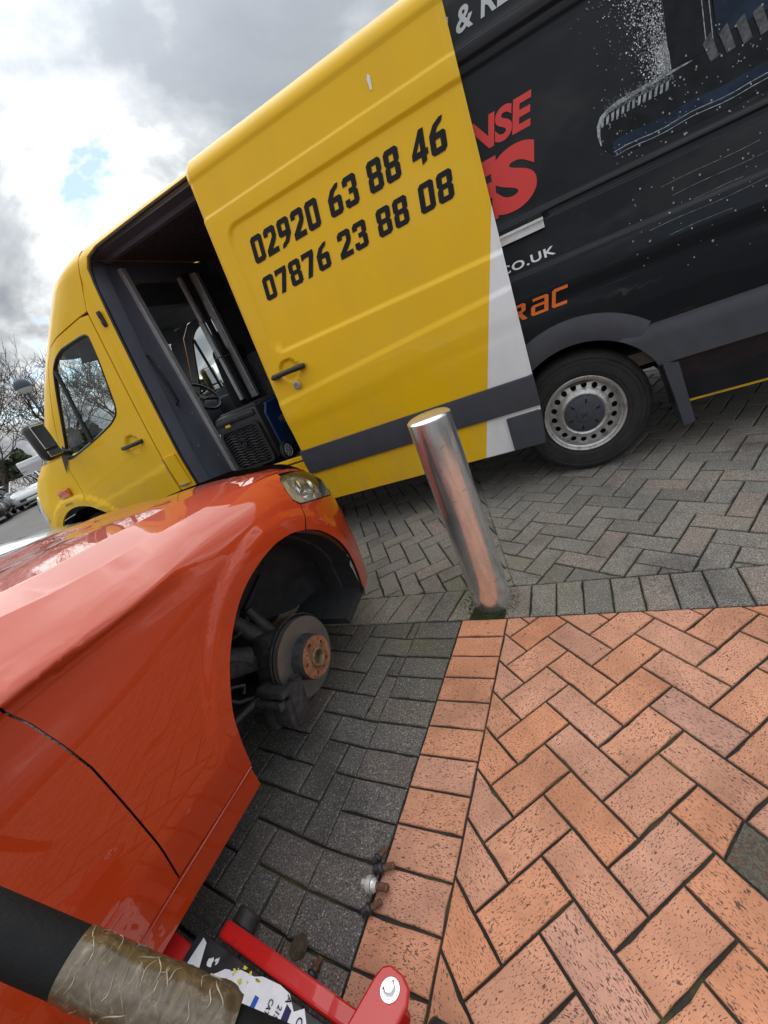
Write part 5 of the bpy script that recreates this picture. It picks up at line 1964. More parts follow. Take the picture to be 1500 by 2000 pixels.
ZS = [(p[0], p[1]) for p in SEAM] + [(1.29, 0.882), (1.36, 0.845), (1.45, 0.79), (1.6, 0.70)]
ZC = [(0.05, 1.065), (0.361, 1.033), (0.479, 1.019), (0.628, 1.008), (0.874, 0.986), (1.108, 0.951), (1.25, 0.921), (1.4, 0.876), (1.5, 0.83), (1.6, 0.77)]
ZM = [(0.05, 1.062), (0.35, 1.036), (0.56, 1.020), (0.73, 1.006), (0.967, 0.975), (1.1, 0.952), (1.254, 0.922), (1.4, 0.876), (1.5, 0.83), (1.6, 0.77)]


def yseam(a):
    # inboard position of the seam on the wing surface
    return carmap(a, ztab(a, ZS))[1]


YS = [(a, yseam(a)) for a in np.linspace(0.0, 1.25, 26)]


def bonnet_z(a, y):
    yy = min(y, 2 * HWD - y)
    ys = interp(min(a, 1.25), [p[0] for p in YS], [p[1] for p in YS])
    yc = 0.355
    zs, zc2, zm = ztab(a, ZS), ztab(a, ZC), ztab(a, ZM)
    if yy < yc:
        f = max(0.0, (yy - ys) / max(0.03, yc - ys))
        return zs + (zc2 - zs) * (f ** 0.92)
    f = (yy - yc) / (HWD - yc)
    return zc2 + (zm - zc2) * sstep(0, 1, f) + 0.010 * math.sin(math.pi * min(1, f * 1.1)) * (1 if a < 1.3 else 0.4)


half = [(carmap(t, z)[0], carmap(t, z)[1] + 0.004) for t, z in SEAM]
front = [carmap(1.30, 0.878)[:2], carmap(1.42, 0.834)[:2], (1.47, 0.44), (1.515, 0.64), (1.535, 0.78), (1.54, HWD)]
half = half + front
outb = half + [(x_, 2 * HWD - y_) for x_, y_ in half[::-1][1:]]
panel('bonnet', outb, lambda a, y: (a, y, bonnet_z(a, y) - 0.002), 'car_red', car, step=(0.03, 0.03), cuts=[((0, 0.355), (0, 1)), ((0, 2 * HWD - 0.355), (0, 1)), ((0, 0.345), (0, 1)), ((0, 0.365), (0, 1))], solid=0.01, smooth=60)
# windscreen, roof, tail
m_ = MB()
rows = []
for f in np.linspace(0, 1, 7):
    x_ = 0.16 - 0.78 * f
    z_ = 1.045 + 0.43 * f - 0.05 * f * f
    yb = 0.16 + 0.18 * f
    rows.append([(x_ - 0.12 * (abs(k - 4) / 4) ** 2, yb + (2 * HWD - 2 * yb) * k / 8, z_ - 0.015 * (abs(k - 4) / 4) ** 2) for k in range(9)])
for r_ in rows:
    m_.v += r_
for i in range(6):
    for k in range(8):
        m_.f.append((i * 9 + k, (i + 1) * 9 + k, (i + 1) * 9 + k + 1, i * 9 + k + 1))
        m_.m.append(0)
m_.build('windscreen', 'dark_glass', car, 60)
m_ = MB()
rows = []
for x_, z_ in ((-0.60, 1.425), (-0.75, 1.475), (-1.2, 1.50), (-1.7, 1.475), (-2.1, 1.42), (-2.2, 1.38), (-2.45, 1.05), (-2.62, 1.0), (-2.72, 0.8), (-2.72, 0.3)):
    yb = 0.33 if z_ > 1.2 else 0.14
    rows.append([(x_, yb + (2 * HWD - 2 * yb) * k / 8, z_ - 0.04 * (abs(k - 4) / 4) ** 2) for k in range(9)])
for r_ in rows:
    m_.v += r_
for i in range(len(rows) - 1):
    for k in range(8):
        m_.f.append((i * 9 + k, (i + 1) * 9 + k, (i + 1) * 9 + k + 1, i * 9 + k + 1))
        m_.m.append(1 if i == 5 else 0)
m_.build('roof', ['car_red', 'dark_glass'], car, 45)
m_ = MB()
m_.box((-1.15, HWD, 0.62), (2.6, 1.45, 0.66))
m_.box((-1.1, HWD, 0.24), (2.7, 1.5, 0.06))
m_.box((0.95, HWD, 0.48), (1.0, 0.85, 0.42))
m_.box((0.08, HWD, 0.62), (0.12, 1.5, 0.74))
m_.build('underbody', 'dark_hole', car)

# wheel-arch liner
AC = (0.835, 0.375)
m_ = MB()
na = 34
rows = []
RI = lambda k, rr: (AC[0] + rr * math.cos(R(-14 + 150 * k / na)), AC[1] + rr * math.sin(R(-14 + 150 * k / na)))
for (y_, rr) in ((0.022, 0.392), (0.05, 0.398), (0.12, 0.400), (0.125, 0.392), (0.20, 0.392), (0.205, 0.400), (0.27, 0.398), (0.30, 0.375), (0.32, 0.33), (0.33, 0.26)):
    rows.append([(RI(k, rr - (0.006 if 10 < k < 20 and 0.1 < y_ < 0.25 else 0))[0], y_ + (0.02 if k < 6 else 0), RI(k, rr)[1]) for k in range(na + 1)])
for r_ in rows:
    m_.v += r_
for i in range(len(rows) - 1):
    for k in range(na):
        m_.f.append((i * (na + 1) + k, (i + 1) * (na + 1) + k, (i + 1) * (na + 1) + k + 1, i * (na + 1) + k + 1))
        m_.m.append(0)
# closing wall and the flap hanging under the bumper
m_.f.append(tuple(9 * (na + 1) + k for k in range(na + 1)))
m_.m.append(0)
m_.box((1.15, 0.20, 0.275), (0.17, 0.30, 0.035), Matrix.Rotation(R(-10), 3, 'Y'))
m_.box((1.02, 0.325, 0.60), (0.10, 0.02, 0.05), Matrix.Rotation(R(20), 3, 'Y'), bev=0.006)
m_.box((0.95, 0.322, 0.53), (0.16, 0.02, 0.02), Matrix.Rotation(R(-20), 3, 'Y'), bev=0.005)
m_.box((0.86, 0.322, 0.61), (0.02, 0.02, 0.12), Matrix.Rotation(R(-15), 3, 'Y'), bev=0.005)
m_.build('arch_liner', 'liner_plastic', car, 40)
# inner structure seen behind the hub
m_ = MB()
m_.box((0.60, 0.40, 0.52), (0.34, 0.04, 0.50), bev=0.01)
m_.box((0.50, 0.36, 0.60), (0.05, 0.08, 0.3), Matrix.Rotation(R(10), 3, 'Y'), bev=0.01)
m_.box((0.70, 0.36, 0.42), (0.10, 0.06, 0.10), Matrix.Rotation(R(25), 3, 'Y'), bev=0.01)
m_.build('inner_panel', 'cast_iron', car)
HUB = Vector((0.842, 0.0, 0.300))
FY = Matrix.Rotation(R(-90), 4, 'Z')      # X axis -> -y (outwards)
m_ = MB()
m_.tube([(0.56, 0.33, 0.555), (0.74, 0.25, 0.40)], [0.040, 0.040], 20)
m_.tube([(0.53, 0.34, 0.58), (0.56, 0.33, 0.555)], [0.030, 0.041], 20)
m_.tube([(0.78, 0.30, 0.56), (0.82, 0.24, 0.40)], [0.026, 0.034], 14)
m_.tube([(0.86, 0.28, 0.52), (0.86, 0.22, 0.38)], [0.020, 0.026], 10)
m_.build('damper', 'dull_steel', car, 50)
m_ = MB()
m_.tube([(0.842, 0.14, 0.30), (0.842, 0.55, 0.30)], [0.05, 0.035], 16)
m_.box((0.79, 0.20, 0.33), (0.13, 0.10, 0.22), Matrix.Rotation(R(25), 3, 'Y'), bev=0.02)
m_.box((0.70, 0.26, 0.40), (0.16, 0.07, 0.06), Matrix.Rotation(R(35), 3, 'Y'), bev=0.015)
m_.box((0.80, 0.40, 0.20), (0.16, 0.50, 0.04), bev=0.012)
m_.box((0.64, 0.50, 0.20), (0.26, 0.30, 0.035), Matrix.Rotation(R(25), 3, 'Z'), bev=0.012)
m_.build('knuckle', 'cast_iron', car, 40)
m_ = MB()
m_.tube([(0.40, 0.30, 0.325), (0.55, 0.22, 0.305), (0.65, 0.19, 0.30)], [0.010, 0.010, 0.014], 10)
m_.tube([(0.64, 0.19, 0.30), (0.70, 0.18, 0.305)], [0.020, 0.018], 10)
m_.tube([(0.44, 0.26, 0.50), (0.52, 0.22, 0.44), (0.56, 0.22, 0.40), (0.60, 0.20, 0.415), (0.64, 0.20, 0.38), (0.62, 0.2, 0.36)], 0.006, 8)
m_.build('tie_rod', 'dull_steel', car, 50)
m_ = MB()
m_.tube([(0.66, 0.20, 0.30), (0.60, 0.22, 0.34), (0.56, 0.25, 0.41), (0.58, 0.30, 0.48), (0.62, 0.34, 0.52)], 0.008, 8)
m_.build('brake_hose', 'black_plastic', car, 60)
m_ = MB()
coil = []
for k in range(80):
    a = k * 0.42
    f = k / 79
    c_ = Vector((0.80, 0.30, 0.46)) + Vector((-0.04, 0.06, 0.24)) * f
    coil.append(c_ + Vector((0.055 * math.cos(a), 0.055 * math.sin(a), 0)))
m_.tube(coil, 0.007, 6)
m_.build('spring', 'cast_iron', car, 60)
dm = Matrix.Translation(HUB) @ FY
m_ = MB()
a0, a1 = 40, 195
sh = []
for (x_, r0) in ((-0.148, 0.050), (-0.148, 0.150), (-0.126, 0.160)):
    sh.append([dm @ Vector((x_, -r0 * math.cos(R(a0 - 30 + (a1 - a0) * k / 24)), r0 * math.sin(R(a0 - 30 + (a1 - a0) * k / 24)))) for k in range(25)])
for r_ in sh:
    m_.v += [tuple(p) for p in r_]
for i in range(2):
    for k in range(24):
        m_.f.append((i * 25 + k, i * 25 + k + 1, (i + 1) * 25 + k + 1, (i + 1) * 25 + k))
        m_.m.append(0)
ds = m_.build('dust_shield', 'cast_iron', car, 40)
ds.modifiers.new('t', 'SOLIDIFY').thickness = 0.004
m_ = MB()
m_.lathe([(-0.105, 0.080), (-0.105, 0.147), (-0.113, 0.147), (-0.114, 0.137), (-0.119, 0.137), (-0.120, 0.147), (-0.128, 0.147), (-0.128, 0.06)], dm, 72)
disc = m_.build('brake_disc', 'disc_steel', car, 35)
m_ = MB()
m_.lathe([(-0.1055, 0.084), (-0.100, 0.0805), (-0.060, 0.0795), (-0.055, 0.077)], dm, 48)
m_.build('disc_hat', 'cast_iron', disc, 40)
m_ = MB()
outer = [(0.077 * math.cos(2 * math.pi * k / 48), 0.077 * math.sin(2 * math.pi * k / 48)) for k in range(48)]
hl_ = [[(0.034 * math.cos(2 * math.pi * k / 32), 0.034 * math.sin(2 * math.pi * k / 32)) for k in range(32)]]
for k in range(5):
    a = R(72 * k + 22)
    hl_.append([(0.056 * math.cos(a) + 0.0080 * math.cos(b), 0.056 * math.sin(a) + 0.0080 * math.sin(b)) for b in [2 * math.pi * q_ / 12 for q_ in range(12)]])
for k in (1, 3):
    a = R(72 * k + 58)
    hl_.append([(0.054 * math.cos(a) + 0.0042 * math.cos(b), 0.054 * math.sin(a) + 0.0042 * math.sin(b)) for b in [2 * math.pi * q_ / 10 for q_ in range(10)]])
v2, f2 = fill_mesh([(outer, hl_)])
m_.add([dm @ Vector((-0.0545, p[0], p[1])) for p in v2], f2)
for lp in hl_[1:]:
    n_ = len(lp)
    m_.add([dm @ Vector((-0.0545, p[0], p[1])) for p in lp] + [dm @ Vector((-0.075, p[0], p[1])) for p in lp], [(i, (i + 1) % n_, n_ + (i + 1) % n_, n_ + i) for i in range(n_)])
hf = m_.build('hub_face', 'rust', disc, 40)
m_ = MB()
m_.lathe([(-0.056, 0.0345), (-0.044, 0.034), (-0.042, 0.032), (-0.042, 0.027), (-0.046, 0.025), (-0.072, 0.0245), (-0.074, 0.0005)], dm, 40)
m_.build('hub_ring', 'hub_bore', hf, 40)
m_ = MB()
m_.lathe([(-0.080, 0.07), (-0.080, 0.0005)], dm, 24)
m_.build('hub_back', 'dark_hole', hf)
# caliper gripping the rear edge of the disc
cal = MB()
ry = Matrix.Rotation(R(18), 3, 'Y')
cal.box((0.690, 0.070, 0.250), (0.070, 0.032, 0.150), ry, bev=0.010)
cal.box((0.680, 0.165, 0.250), (0.110, 0.060, 0.160), ry, bev=0.014)
cal.box((0.664, 0.120, 0.322), (0.050, 0.125, 0.028), ry, bev=0.008)
cal.box((0.692, 0.120, 0.176), (0.050, 0.125, 0.032), ry, bev=0.008)
cal.box((0.645, 0.120, 0.250), (0.030, 0.120, 0.090), ry, bev=0.010)
cal.tube([(0.632, 0.08, 0.296), (0.632, 0.26, 0.296)], 0.015, 12)
cal.tube([(0.640, 0.08, 0.205), (0.640, 0.26, 0.205)], 0.015, 12)
cal.tube([(0.69, 0.17, 0.250), (0.69, 0.240, 0.250)], 0.040, 16)
cal.box((0.632, 0.075, 0.296), (0.030, 0.018, 0.030), ry, bev=0.004)
cal.box((0.640, 0.075, 0.205), (0.030, 0.018, 0.030), ry, bev=0.004)
cb = cal.build('brake_caliper', 'cast_iron', car, 35)
m_ = MB()
m_.box((0.728, 0.092, 0.255), (0.05, 0.014, 0.12), ry, bev=0.003)
m_.box((0.728, 0.142, 0.255), (0.05, 0.014, 0.12), ry, bev=0.003)
for zz in (0.225, 0.262, 0.30):
    m_.box((0.728 + (zz - .262) * .3, 0.080, zz), (0.018, 0.018, 0.014), ry, bev=0.003)
m_.build('brake_pads', 'dull_steel', cb)


def alloy(name, parent, loc, flip, Rt=0.31, Rr=0.205, wd=0.2, n=10, simple=False):
    w = bpy.data.objects.new(name, None)
    link(w, parent)
    w.location = loc
    w.rotation_euler = (0, 0, R(180) if flip else 0)
    k = 24 if simple else 48
    t_ = MB()
    t_.lathe([(-wd, Rr), (-wd, Rt - 0.03), (-wd + 0.03, Rt), (-0.03, Rt), (-0.004, Rt - 0.03), (0, Rr + 0.03), (-0.01, Rr)], FY, k)
    t_.build('tyre', 'rubber', w, 40)
    r_ = MB()
    r_.lathe([(-0.01, Rr + 0.004), (-0.012, Rr - 0.012), (-0.06, Rr - 0.02)], FY, k)
    for q_ in range(n):
        a = 2 * math.pi * q_ / n
        r_.box((0.5 * Rr * math.cos(a), 0.025, 0.5 * Rr * math.sin(a)), (Rr * 0.95, 0.02, 0.035), Matrix.Rotation(-a, 3, 'Y'))
    r_.lathe([(-0.01, 0.05), (-0.008, 0.0005)], FY, 16)
    r_.build('rim', 'silver_steel', w, 40)
    b_ = MB()
    b_.lathe([(-0.07, Rr - 0.01), (-0.07, 0.0005)], FY, 20)
    b_.build('brake', 'dark_hole', w)
    return w


alloy('wheel', car, (-1.77, 0.03, 0.31), False)
alloy('wheel', car, (-1.77, 2 * HWD - 0.03, 0.31), True)
alloy('wheel', car, (0.842, 2 * HWD - 0.03, 0.31), True)

# ================================================================== TROLLEY JACK
mat('jack_red', (0.52, 0.012, 0.012), 0.35, 0.0, 0.5, var=0.35, vscale=14, rvar=0.1)
mat('jack_black', (0.03, 0.032, 0.036), 0.5, var=0.4, vscale=30)
mat('sticker_white', (0.72, 0.74, 0.78), 0.5, var=0.08, vscale=40)
mat('sticker_blue', (0.02, 0.09, 0.42), 0.5)
mat('sticker_navy', (0.012, 0.02, 0.08), 0.5)
mat('yellow_smear', (0.62, 0.55, 0.05), 0.7, var=0.3, vscale=80)
mat('handle_black', (0.005, 0.005, 0.0055), 0.7, spec=0.3, var=0.25, vscale=30, bump=0.15, bscale=200)
nj = M['jack_red'].node_tree
bj = nj.nodes['Principled BSDF']
gj = N(nj, 'ShaderNodeTexCoord').outputs['Object']
w1 = mathn(nj, 'MULTIPLY', mathn(nj, 'SUBTRACT', noise(nj, gj, 38, 6, 0.75), 0.60), 9.0, clamp=True)
w2 = mathn(nj, 'MULTIPLY', mathn(nj, 'SUBTRACT', noise(nj, vmath(nj, 'MULTIPLY', gj, (1, 6, 6)), 30, 4, 0.7), 0.66), 12.0, clamp=True)
nj.links.new(mixc(nj, mathn(nj, 'MULTIPLY', mathn(nj, 'MAXIMUM', w1, w2), 0.8), (0.50, 0.012, 0.012), (0.05, 0.02, 0.018)), bj.inputs['Base Color'])
jk = empty('trolley_jack', (-0.55, -0.74, 0), R(-6.5), 'red trolley jack with a sticker covered tray under the car sill', 'jack')
m_ = MB()
q = [(-0.195, 0.108), (-0.165, 0.136), (0.0, 0.136), (0.14, 0.122), (0.17, 0.112), (0.30, 0.105), (0.42, 0.10), (0.42, 0.055), (-0.15, 0.055), (-0.195, 0.07)]
for y0_, y1_ in ((0.066, 0.102), (-0.125, -0.085)):
    b = len(m_.v)
    n_ = len(q)
    m_.v += [(x_, y0_, z_) for x_, z_ in q] + [(x_, y1_, z_) for x_, z_ in q]
    m_.f += [tuple(b + i for i in range(n_)), tuple(b + n_ + i for i in range(n_ - 1, -1, -1))] + [(b + i, b + (i + 1) % n_, b + n_ + (i + 1) % n_, b + n_ + i) for i in range(n_)]
    m_.m += [0] * (n_ + 2)
fr_ = m_.build('side_rail', 'jack_red', jk)
bvm = fr_.modifiers.new('b', 'BEVEL')
bvm.width = 0.008
bvm.segments = 3
bvm.limit_method = 'ANGLE'
m_ = MB()
m_.box((0.05, -0.01, 0.120), (0.56, 0.135, 0.012), Matrix.Rotation(R(2), 3, 'Y'), bev=0.005)
m_.box((0.05, -0.01, 0.085), (0.52, 0.13, 0.06), bev=0.01)
tr_ = m_.build('tray', 'jack_black', jk, 40)
trz = lambda x_: 0.1265 - (x_ - 0.05) * math.tan(R(2)) + 0.0008


def flat(poly, material, k, name='sticker'):
    v2, f2 = fill_mesh([(poly, [])])
    mm = MB()
    mm.add([(x_, y_, trz(x_) + 0.0007 * k) for x_, y_ in v2], f2)
    return mm.build(name, material, tr_)


rj = random.Random(11)


def ragged(cx, cy, rx, ry, n=18, amp=0.25):
    return [(cx + rx * math.cos(2 * math.pi * k / n) * (1 + rj.uniform(-amp, amp)), cy + ry * math.sin(2 * math.pi * k / n) * (1 + rj.uniform(-amp, amp))) for k in range(n)]


flat([(-0.215, -0.07), (-0.204, 0.050), (-0.188, 0.046), (-0.165, 0.0), (-0.12, -0.03), (-0.13, -0.072)], 'sticker_white', 1)
flat([(-0.09, -0.072), (-0.085, 0.034), (-0.06, 0.046), (-0.02, 0.050), (0.0, 0.058), (0.05, 0.064), (0.08, 0.062), (0.105, 0.045), (0.125, 0.058), (0.145, 0.04), (0.15, -0.07)], 'sticker_white', 1)
flat([(-0.16, -0.072), (-0.145, 0.0), (-0.115, 0.020), (-0.10, 0.032), (-0.085, 0.036), (-0.088, -0.072)], 'sticker_white', 1)
for k in range(60):
    x_, y_ = rj.uniform(-0.15, 0.01), rj.uniform(-0.07, 0.035)
    flat(ragged(x_, y_, rj.uniform(0.002, 0.011), rj.uniform(0.002, 0.007), 9, 0.4), 'sticker_white' if y_ > 0.015 or k % 3 == 0 else 'jack_black', 2, 'sticker_scrap')
for k in range(9):
    x_ = rj.uniform(-0.075, -0.005)
    flat(ragged(x_, 0.042 - 0.03 * abs(rj.gauss(0, .4)) + 0.012, rj.uniform(0.002, 0.008), rj.uniform(0.0015, 0.004), 9, 0.4), 'yellow_smear', 3, 'paint_smear')
flat([(0.004, 0.011), (0.004, 0.030), (0.016, 0.030), (0.016, 0.011)], 'sticker_blue', 2)
flat([(0.086, -0.07), (0.084, 0.048), (0.100, 0.044), (0.108, -0.07)], 'sticker_navy', 2)
for txt, x_, h_, y0_, L_, mt_ in (('ENERGY', 0.006, 0.014, 0.008, 0.062, 'sticker_blue'), ('CATCHFORS', 0.042, 0.012, 0.040, 0.070, 'black_vinyl'), ('215/60 R16', 0.066, 0.012, 0.040, 0.065, 'black_vinyl'), ('A', 0.078, 0.014, 0.060, 0.012, 'black_vinyl'), ('C', 0.120, 0.014, 0.045, 0.012, 'black_vinyl')):
    v, f = text_mesh(txt, 0.012)
    xs = [p[0] for p in v]
    ys = [p[1] for p in v]
    mm = MB()
    mm.add([(x_ + (p[1] - min(ys)) / (max(ys) - min(ys)) * h_, y0_ - (p[0] - min(xs)) / (max(xs) - min(xs)) * L_, trz(x_) + 0.0024) for p in v], f)
    mm.build('lettering', mt_, tr_)
for k in range(9):
    strip_ = [(-0.195 + 0.004 * k, -0.03 + 0.003 * k), (-0.190 + 0.004 * k, -0.02 + 0.003 * k), (-0.188 + 0.004 * k, -0.022 + 0.003 * k), (-0.193 + 0.004 * k, -0.032 + 0.003 * k)]
    flat(strip_, 'sticker_navy' if k % 3 else 'sticker_blue', 2)
# lifting arm and saddle under the sill, small wheels, rear yoke lug
m_ = MB()
m_.box((-0.34, -0.01, 0.14), (0.30, 0.08, 0.045), Matrix.Rotation(R(18), 3, 'Y'), bev=0.01)
m_.build('lift_arm', 'jack_red', jk, 40)
m_ = MB()
m_.lathe([(0.165, 0.03), (0.19, 0.045), (0.215, 0.048), (0.215, 0.0005)], Matrix.Translation((-0.46, -0.01, 0)) @ FX, 20)
m_.build('saddle', 'jack_black', jk, 40)
m_ = MB()
m_.lathe([(-0.02, 0.028), (-0.015, 0.033), (0.015, 0.033), (0.02, 0.028), (0.02, 0.001)], Matrix.Translation((-0.20, 0.125, 0.033)) @ FN, 20)
m_.tube([(-0.20, 0.10, 0.033), (-0.20, 0.15, 0.033)], 0.008, 8)
m_.tube([(-0.262, 0.083, 0.110), (-0.225, 0.083, 0.112)], 0.010, 10)
m_.build('front_roller', 'dull_steel', jk, 40)
m_ = MB()
m_.lathe([(-0.02, 0.028), (-0.015, 0.033), (0.015, 0.033), (0.02, 0.028), (0.02, 0.001)], Matrix.Translation((-0.20, -0.15, 0.033)) @ FN, 20)
m_.tube([(-0.20, -0.17, 0.033), (-0.20, -0.10, 0.033)], 0.008, 8)
m_.build('front_roller', 'dull_steel', jk, 40)
RL = Matrix.Translation((0.302, 0.140, 0.152)) @ Matrix.Rotation(R(-8), 4, 'Z') @ Matrix.Rotation(R(-14), 4, 'X')
m_ = MB()
tabp = [(-0.040, -0.13), (0.042, -0.13), (0.042, 0.005), (0.032, 0.026), (0.010, 0.036), (-0.022, 0.036), (-0.036, 0.024), (-0.040, 0.0)]
n_ = len(tabp)
m_.v += [tuple(RL @ Vector((x_, y_, 0.006))) for x_, y_ in tabp] + [tuple(RL @ Vector((x_, y_, -0.006))) for x_, y_ in tabp]
m_.f += [tuple(range(n_)), tuple(range(2 * n_ - 1, n_ - 1, -1))] + [(i, (i + 1) % n_, n_ + (i + 1) % n_, n_ + i) for i in range(n_)]
m_.m += [0] * (n_ + 2)
m_.box(RL @ Vector((0.0, -0.05, -0.045)), (0.075, 0.12, 0.07), bev=0.01)
tb = m_.build('handle_yoke', 'jack_red', jk)
bvm = tb.modifiers.new('b', 'BEVEL')
bvm.width = 0.005
bvm.segments = 3
bvm.limit_method = 'ANGLE'
m_ = MB()
m_.lathe([(0.006, 0.016), (0.009, 0.016), (0.0095, 0.012), (0.016, 0.012), (0.018, 0.010), (0.018, 0.0005)], RL @ Matrix.Translation((0.002, 0.003, 0)) @ FX, 6)
m_.lathe([(0.006, 0.019), (0.008, 0.019), (0.008, 0.01)], RL @ Matrix.Translation((0.002, 0.003, 0)) @ FX, 24)
m_.build('bolt', 'chrome', tb)
m_ = MB()
m_.lathe([(-0.025, 0.045), (-0.015, 0.05), (0.015, 0.05), (0.025, 0.045), (0.025, 0.001)], Matrix.Translation((0.40, -0.15, 0.05)) @ FN, 20)
m_.lathe([(-0.025, 0.045), (-0.015, 0.05), (0.015, 0.05), (0.025, 0.045), (0.025, 0.001)], Matrix.Translation((0.40, 0.13, 0.05)) @ FN, 20)
m_.build('caster', 'black_plastic', jk, 40)


# long handle: black sleeve, a wrapping of brown tape, black tube below, propped against the car
def along(px_, py_, depth):
    return CAM + (FWD + RGT * ((px_ - 750) / FPX) + DWN * ((py_ - 1000) / FPX)) * depth


pA, pB = along(0, 1818, 0.44), along(400, 1990, 0.43)
dirp = (pA - pB).normalized()
foot = pB - dirp * ((pB.z - 0.02) / dirp.z)
Lp = 1.62
tp = mat('brown_tape', (0.17, 0.10, 0.04), 0.35, 0.0, 0.8, coat_rough=0.12)
ntp = tp.node_tree
gp = N(ntp, 'ShaderNodeTexCoord').outputs['Object']
mp_ = N(ntp, 'ShaderNodeMapping')
mp_.inputs['Rotation'].default_value = (0.3, 0.7, 0.4)
mp_.inputs['Scale'].default_value = (34, 15, 26)
ntp.links.new(gp, mp_.inputs['Vector'])
wn = noise(ntp, mp_.outputs[0], 1.6, 3, 0.55, 0.5)
ridge = mathn(ntp, 'ABSOLUTE', mathn(ntp, 'SUBTRACT', wn, 0.5))
ntp.links.new(ramp(ntp, ridge, [(0.0, (0.20, 0.155, 0.095)), (0.006, (0.105, 0.072, 0.036)), (0.10, (0.075, 0.049, 0.023)), (0.25, (0.125, 0.086, 0.044))]), ntp.nodes['Principled BSDF'].inputs['Base Color'])  # thin pale lines put crease highlights into the tape colour
bpn = N(ntp, 'ShaderNodeBump')
bpn.inputs['Strength'].default_value = 0.6
bpn.inputs['Distance'].default_value = 0.004
ntp.links.new(wn, bpn.inputs['Height'])
ntp.links.new(bpn.outputs[0], ntp.nodes['Principled BSDF'].inputs['Normal'])
ph = empty('jack_handle', (foot.x, foot.y, 0.0), 0, 'long black jack handle with brown tape wrapped round it', 'handle')
tt = lambda d: (foot + dirp * d) - Vector((foot.x, foot.y, 0))
dB = (pB - foot).length
dT = (along(168, 1872, 0.435) - foot).length
m_ = MB()
m_.tube([tt(0.0), tt(dB - 0.02)], [0.019, 0.019], 24)
m_.build('tube', 'handle_black', ph, 50)
m_ = MB()
m_.tube([tt(dT - 0.01), tt(dT), tt(dT + 0.3), tt(Lp)], [0.027, 0.0285, 0.0285, 0.0285], 28)
m_.build('foam_sleeve', 'handle_black', ph, 50)
m_ = MB()
n_t, k_t = 60, 36
ax = dirp
e1 = ax.orthogonal().normalized()
e2 = ax.cross(e1)
for i in range(n_t + 1):
    d_ = dB - 0.03 + (dT + 0.012 - dB + 0.03) * i / n_t
    for k in range(k_t):
        a = 2 * math.pi * k / k_t
        wr = 0.0004 * math.sin(a * 3 + i * 0.35) + 0.0009 * max(0, math.sin(i * 0.21 + a + 0.4 * math.sin(i * .8))) ** 14 + 0.0008 * max(0, math.sin(i * 0.37 - 2 * a + 1 + math.sin(i * 0.5))) ** 12 + rj.uniform(-0.0003, 0.0003)
        rr = 0.0292 + wr - 0.004 * sstep(5, 0, i)
        p = tt(d_) + (e1 * math.cos(a) + e2 * math.sin(a)) * rr
        m_.v.append(tuple(p))
for i in range(n_t):
    for k in range(k_t):
        m_.f.append((i * k_t + k, i * k_t + (k + 1) % k_t, (i + 1) * k_t + (k + 1) % k_t, (i + 1) * k_t + k))
        m_.m.append(0)
tape_o = m_.build('tape', 'brown_tape', ph, 70)
mat('crease_glint', (0.26, 0.21, 0.14), 0.3, 0.0, 0.5)  # pale strokes painted as highlights along the creases of the film
m_ = MB()
for k in range(70):
    d0_, a0_ = rj.uniform(dB - 0.02, dT), rj.uniform(0, 6.28)
    sd_, sa_ = rj.uniform(-0.02, 0.02), rj.choice((-1, 1)) * rj.uniform(0.3, 1.3)
    pts = []
    for q_ in range(8):
        f = q_ / 7
        d_ = max(dB - 0.025, min(dT + 0.008, d0_ + sd_ * f + 0.003 * math.sin(f * 5 + k)))
        a = a0_ + sa_ * f
        pts.append(tt(d_) + (e1 * math.cos(a) + e2 * math.sin(a)) * 0.0295)
    m_.tube(pts, [0.0001, 0.0005, 0.0008, 0.0006, 0.0009, 0.0006, 0.0004, 0.0001], 4)
tag(m_.build('tape_crease_glints', 'crease_glint', tape_o, 60), kind='stuff')

# ================================================================== WHEEL BOLTS on the paving
mat('bolt_dark', (0.06, 0.055, 0.062), 0.4, 0.7, var=0.4, vscale=90)
mat('dark_rust', (0.13, 0.065, 0.042), 0.7, 0.3, var=0.6, vscale=120)
mat('bright_zinc', (0.72, 0.73, 0.72), 0.3, 0.55, var=0.15, vscale=60)


def wheel_bolt(loc, yaw, label, scale=1.0, locking=False, tilt=0.0):
    e = empty('wheel_bolt', loc, yaw, label, 'bolt', 'wheel bolts beside the red border course')
    e.rotation_euler = (0, tilt, yaw)
    e.scale = (scale * 1.25,) * 3
    m_ = MB()
    m_.lathe([(0.028, 0.0005), (0.028, 0.0058), (0.026, 0.0068)] + [(0.026 - 0.0016 * k, 0.0068 if k % 2 else 0.0060) for k in range(12)] + [(0.004, 0.0062)], Matrix(), 16)
    m_.build('thread', 'dark_rust', e, 40)
    m_ = MB()
    m_.lathe([(0.005, 0.0062), (0.001, 0.0110), (-0.003, 0.0115), (-0.0035, 0.0108)], Matrix(), 20)
    m_.build('seat', 'bright_zinc' if locking else 'bolt_dark', e, 40)
    m_ = MB()
    if locking:
        m_.lathe([(-0.0035, 0.0125), (-0.004, 0.0135), (-0.013, 0.0135), (-0.014, 0.0125), (-0.014, 0.008)], Matrix(), 24)
        m_.lathe([(-0.013, 0.0075), (-0.024, 0.0075), (-0.0245, 0.0065), (-0.0245, 0.0005)], Matrix(), 6)
        m_.build('head', 'bright_zinc', e, 40)
    else:
        m_.lathe([(-0.0035, 0.0100), (-0.017, 0.0100), (-0.0185, 0.0085), (-0.0185, 0.0005)], Matrix(), 6)
        m_.build('head', 'bolt_dark', e)
    return e


